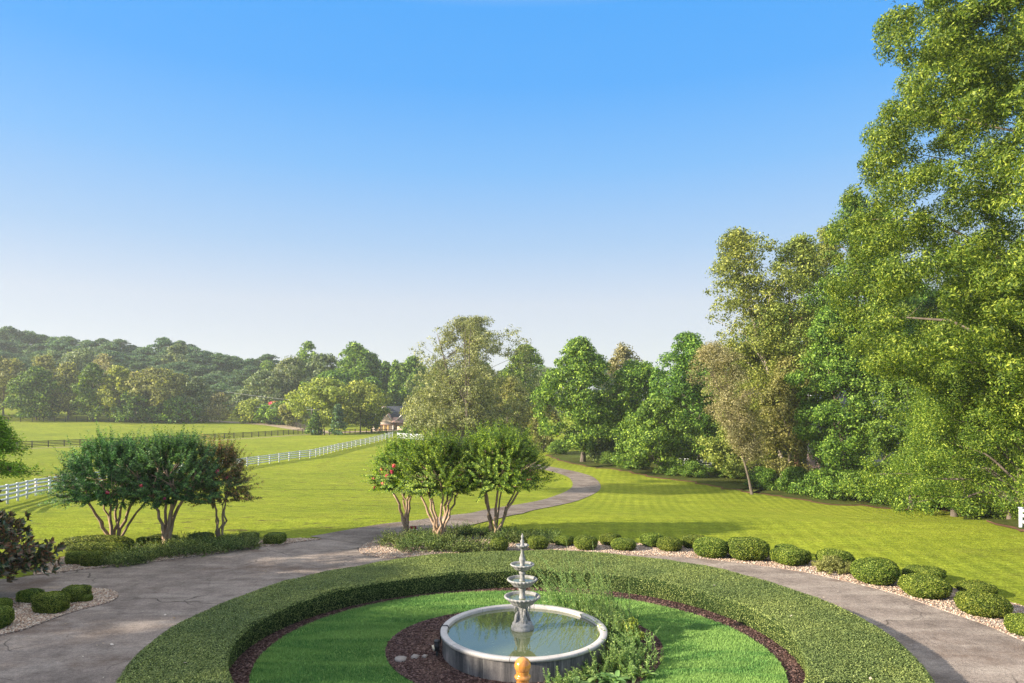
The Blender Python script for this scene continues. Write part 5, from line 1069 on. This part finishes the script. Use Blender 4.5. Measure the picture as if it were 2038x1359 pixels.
# ------------------------------------------------------------------ weeds round the pool
def weed(name, lab, X, Y, n, h, spread, lean, seed, leaf=.085, droop=.3, z=.09, K=64, low=0):
    rng = np.random.default_rng(seed); m = MB(); Q = []; Sm = []
    for k in range(n):
        b = np.array((rng.normal(0, spread), rng.normal(0, spread), 0)); H_ = h * (.45 + .6 * rng.random()); d = np.array((lean[0] + rng.normal(0, .22), lean[1] + rng.normal(0, .22), 0)) * H_
        t = np.linspace(0, 1, 8)[:, None]; P = b + d * t ** 1.6 + np.array((0, 0, H_)) * (t - droop * t ** 3 * rng.random())
        m.tube(P, .007 * (1 - .7 * t[:, 0]) + .0015, 4, False)
        u = rng.random(K) ** .8; u = low + u * (1 - low); C = np.stack([np.interp(u, t[:, 0], P[:, q]) for q in range(3)], 1)
        an = rng.random(K) * 6.28; out = np.stack([np.cos(an), np.sin(an), .35 + .5 * rng.random(K)], 1); sz = leaf * (1.25 - .85 * u)[:, None]
        out = unit(out); nor = unit(np.cross(np.cross(out, (0, 0, 1.0)), out) + rng.normal(0, .3, (K, 3)))
        Q.append(leaves(C + out * sz * .5, nor, sz, rng, .25, out, .3))
    m.cur = 1; m.quads(np.concatenate(Q)); o = m.build(name, [M_STEM, LM['weed']]); o.location = (X, Y, z); tag(o, lab, 'plant', 'tall weeds round the pool'); return o
M_STEM = plain('green_stem', (.13, .20, .06), .6)
WD = [(1.45, 18.45, 44, 1.95, .24, (-.26, .05), 'tall weed clump behind the pool, leftmost with high spires'), (2.10, 18.2, 56, 2.05, .26, (-.12, .0), 'tallest dense weed clump behind the right part of the pool'), (2.60, 17.6, 48, 1.6, .22, (-.18, -.05), 'weed clump leaning over the right back coping'),
      (2.70, 16.9, 34, 1.15, .22, (-.25, -.05), 'weed clump at the right end of the pool leaning on the coping'), (2.78, 16.2, 30, .8, .25, (-.15, -.1), 'lower weed clump right of the pool on the mulch'), (2.55, 15.6, 42, .72, .25, (-.2, -.05), 'bushy weed clump at the right front of the pool wall'),
      (2.15, 15.0, 44, .62, .26, (-.15, -.05), 'weed clump with long leaves in front of the pool wall'), (2.6, 15.1, 40, .55, .24, (.05, -.05), 'low spreading weed clump at the right front of the bed'), (1.6, 14.55, 16, .5, .16, (-.25, 0), 'thin weed sprigs against the dark front wall'), (1.0, 14.05, 20, .42, .12, (-.1, 0), 'small silvery weed beside the rosette plant'), (.75, 13.95, 3, .5, .03, (0, 0), 'single upright weed sprig right of the wooden finial')]
for k, (X, Y, n, h, sp, ln, lab) in enumerate(WD): weed('weed_clump', lab, X, Y, n, h, sp, ln, 700 + k)
X, Y = 2.95, 16.75; rng = np.random.default_rng(8); Q, C, _ = crown(rng, 0, .62, .6, 'round', .06, 1.0, .11); m = MB(); m.quads(Q); o = m.build('yellow_green_shrub', LM['lime']); o.location = (X, Y, .09); tag(o, 'small bright yellow green shrub at the lawn edge of the bed', 'shrub')
def rosette(lab, X, Y, n, L, seed, w=.28, name='rosette_plant'):
    rng = np.random.default_rng(seed); m = MB()
    for k in range(n):
        a = rng.random() * 6.28; el = .35 + .9 * rng.random(); LL = L * (.6 + .5 * rng.random()); t = np.linspace(0, 1, 6); r = LL * t * math.cos(el) + LL * t ** 2 * .25; z = LL * (t * math.sin(el) - .45 * t ** 2.2); wd = LL * w * np.sin(np.pi * (t * .86 + .08)) ** .8
        ca, sa = math.cos(a), math.sin(a); bx_, by_ = rng.normal(0, .07, 2)
        A = np.stack([bx_ + r * ca - wd / 2 * sa, by_ + r * sa + wd / 2 * ca, z + wd * .2], 1); B_ = np.stack([bx_ + r * ca, by_ + r * sa, z], 1); C_ = np.stack([bx_ + r * ca + wd / 2 * sa, by_ + r * sa - wd / 2 * ca, z + wd * .2], 1)
        V = np.concatenate([A, B_, C_]); i = np.arange(5); m.add(V, np.stack([i, i + 1, i + 7, i + 6], 1), np.stack([i + 6, i + 7, i + 13, i + 12], 1))
    o = m.build(name, LM['weed'], smooth=True); o.location = (X, Y, .09); tag(o, lab, 'plant'); return o
rosette('broad leaved rosette plant at the foot of the front pool wall', 1.35, 14.0, 34, .42, 1)
rosette('broad leaved plant under the weeds at the bottom right of the bed', 2.15, 14.35, 24, .40, 2)
rosette('long leaved plant between the two broad leaved rosettes', 1.75, 14.5, 20, .36, 3, .2)
rosette('broad leaved plant at the right front corner of the mulch bed', 2.75, 14.75, 20, .34, 4)
# ------------------------------------------------------------------ red marker, fallen leaves, lost stones
X, Y = flat(822, 1066); mk = empty('marker_sign', (X, Y, 0), label='small red marker on a wire stake beside the slim myrtle', cat='marker')
m = MB(); m.box((0, 0, .36), (.30, .02, .13)); m.build('plate', plain('faded_red', (.45, .06, .07), .6), mk); m = MB(); m.tube([(.12, .02, -.05), (.12, .02, .34)], .008, 5); m.tube([(-.12, .02, -.05), (-.12, .02, .34)], .008, 5); m.build('stake', plain('galvanised_wire', (.3, .3, .3), .5), mk)
M_FALL = (lambda s: s.set(s.ramp(s.geo.outputs['Random Per Island'], [(0, (.30, .20, .10)), (.5, (.48, .38, .28)), (1, (.62, .55, .48))]), .8, .2))(NT('dry_leaf'))
rng = np.random.default_rng(12); pts = np.array([flat(x, y, z) + (z,) for x, y, z in [(368, 1321, .60), (350, 1343, .60), (1733, 1352, .60), (1422, 1166, .62), (1574, 1228, .62), (1653, 1228, .62), (1668, 1178, .035), (1640, 1190, .035), (130, 1242, .03), (134, 1266, .03), (164, 1308, .03), (242, 1318, .03), (328, 1225, .03), (346, 1231, .03), (205, 1282, .03), (222, 1284, .03)]])
m = MB(); m.quads(leaves(pts + (0, 0, .02), np.tile((0, 0, 1.0), (len(pts), 1)), .09, rng, .7, jit=.3)); more = scatter_in(APRON, 160, rng); m.quads(leaves(np.c_[more, np.full(len(more), .035)], np.tile((0, 0, 1.0), (len(more), 1)), .04, rng, .7, jit=.25))
tag(m.build('fallen_leaves', M_FALL), 'dry pale leaves scattered over the drive and hedge top', 'leaves', kind='stuff')
# ------------------------------------------------------------------ balcony newel with turned finial, balcony it stands on
nw = empty('balcony_newel', (.031, 2.0, 4.1), label='varnished wooden balcony newel topped by a turned ball finial', cat='post')
def ny_(p): return (6 - (p - 800) / 680.0) - 4.1
bl = [(.0165, ny_(1340))] + [(.0243 * math.sin(t), ny_(1325) - .0245 * math.cos(t)) for t in np.linspace(.75, math.pi, 16)]
m = MB(); m.lathe(bl, 40); m.build('ball', M_WOOD, nw, smooth=True)
m = MB(); m.lathe([(.0183, ny_(1358)), (.0186, ny_(1351)), (.0225, ny_(1350)), (.0242, ny_(1347.5)), (.0238, ny_(1345)), (.0205, ny_(1343.4)), (.0185, ny_(1341.5)), (.0192, ny_(1338.5)), (.0198, ny_(1336)), (.0185, ny_(1333.8)), (.0168, ny_(1332.6))], 40); m.build('turned_neck', M_WOOD, nw, smooth=True)
m = MB(); m.lathe([(.0183, ny_(1357.5)), (.0183, ny_(1362)), (.022, ny_(1364)), (.024, ny_(1372)), (.019, ny_(1385)), (.026, ny_(1440)), (.033, ny_(1520)), (.033, .35)], 40); m.box((0, 0, .17), (.075, .075, .40)); m.build('post', M_WOOD, nw, smooth=False)
bc = MB(); bc.box((0, .6, 4.02), (5.0, 3.2, .14)); tag(bc.build('balcony_floor', M_COPE), kind='structure')

# ------------------------------------------------------------------ haze
hz = MB(); hz.box((-50, 640, 29), (1500, 1600, 82)); s = bpy.data.materials.new('haze_air'); s.use_nodes = True; nt = s.node_tree
for n_ in list(nt.nodes):
    if n_.type == 'BSDF_PRINCIPLED': nt.nodes.remove(n_)
pv = nt.nodes.new('ShaderNodeVolumePrincipled'); pv.inputs['Color'].default_value = (.86, .90, .96, 1); pv.inputs['Density'].default_value = .00028; pv.inputs['Anisotropy'].default_value = .25
nt.links.new(pv.outputs[0], nt.nodes['Material Output'].inputs['Volume'])
hzo = hz.build('haze', s); tag(hzo, 'thin morning haze over the valley', 'haze', kind='stuff'); hzo.display_type = 'WIRE'
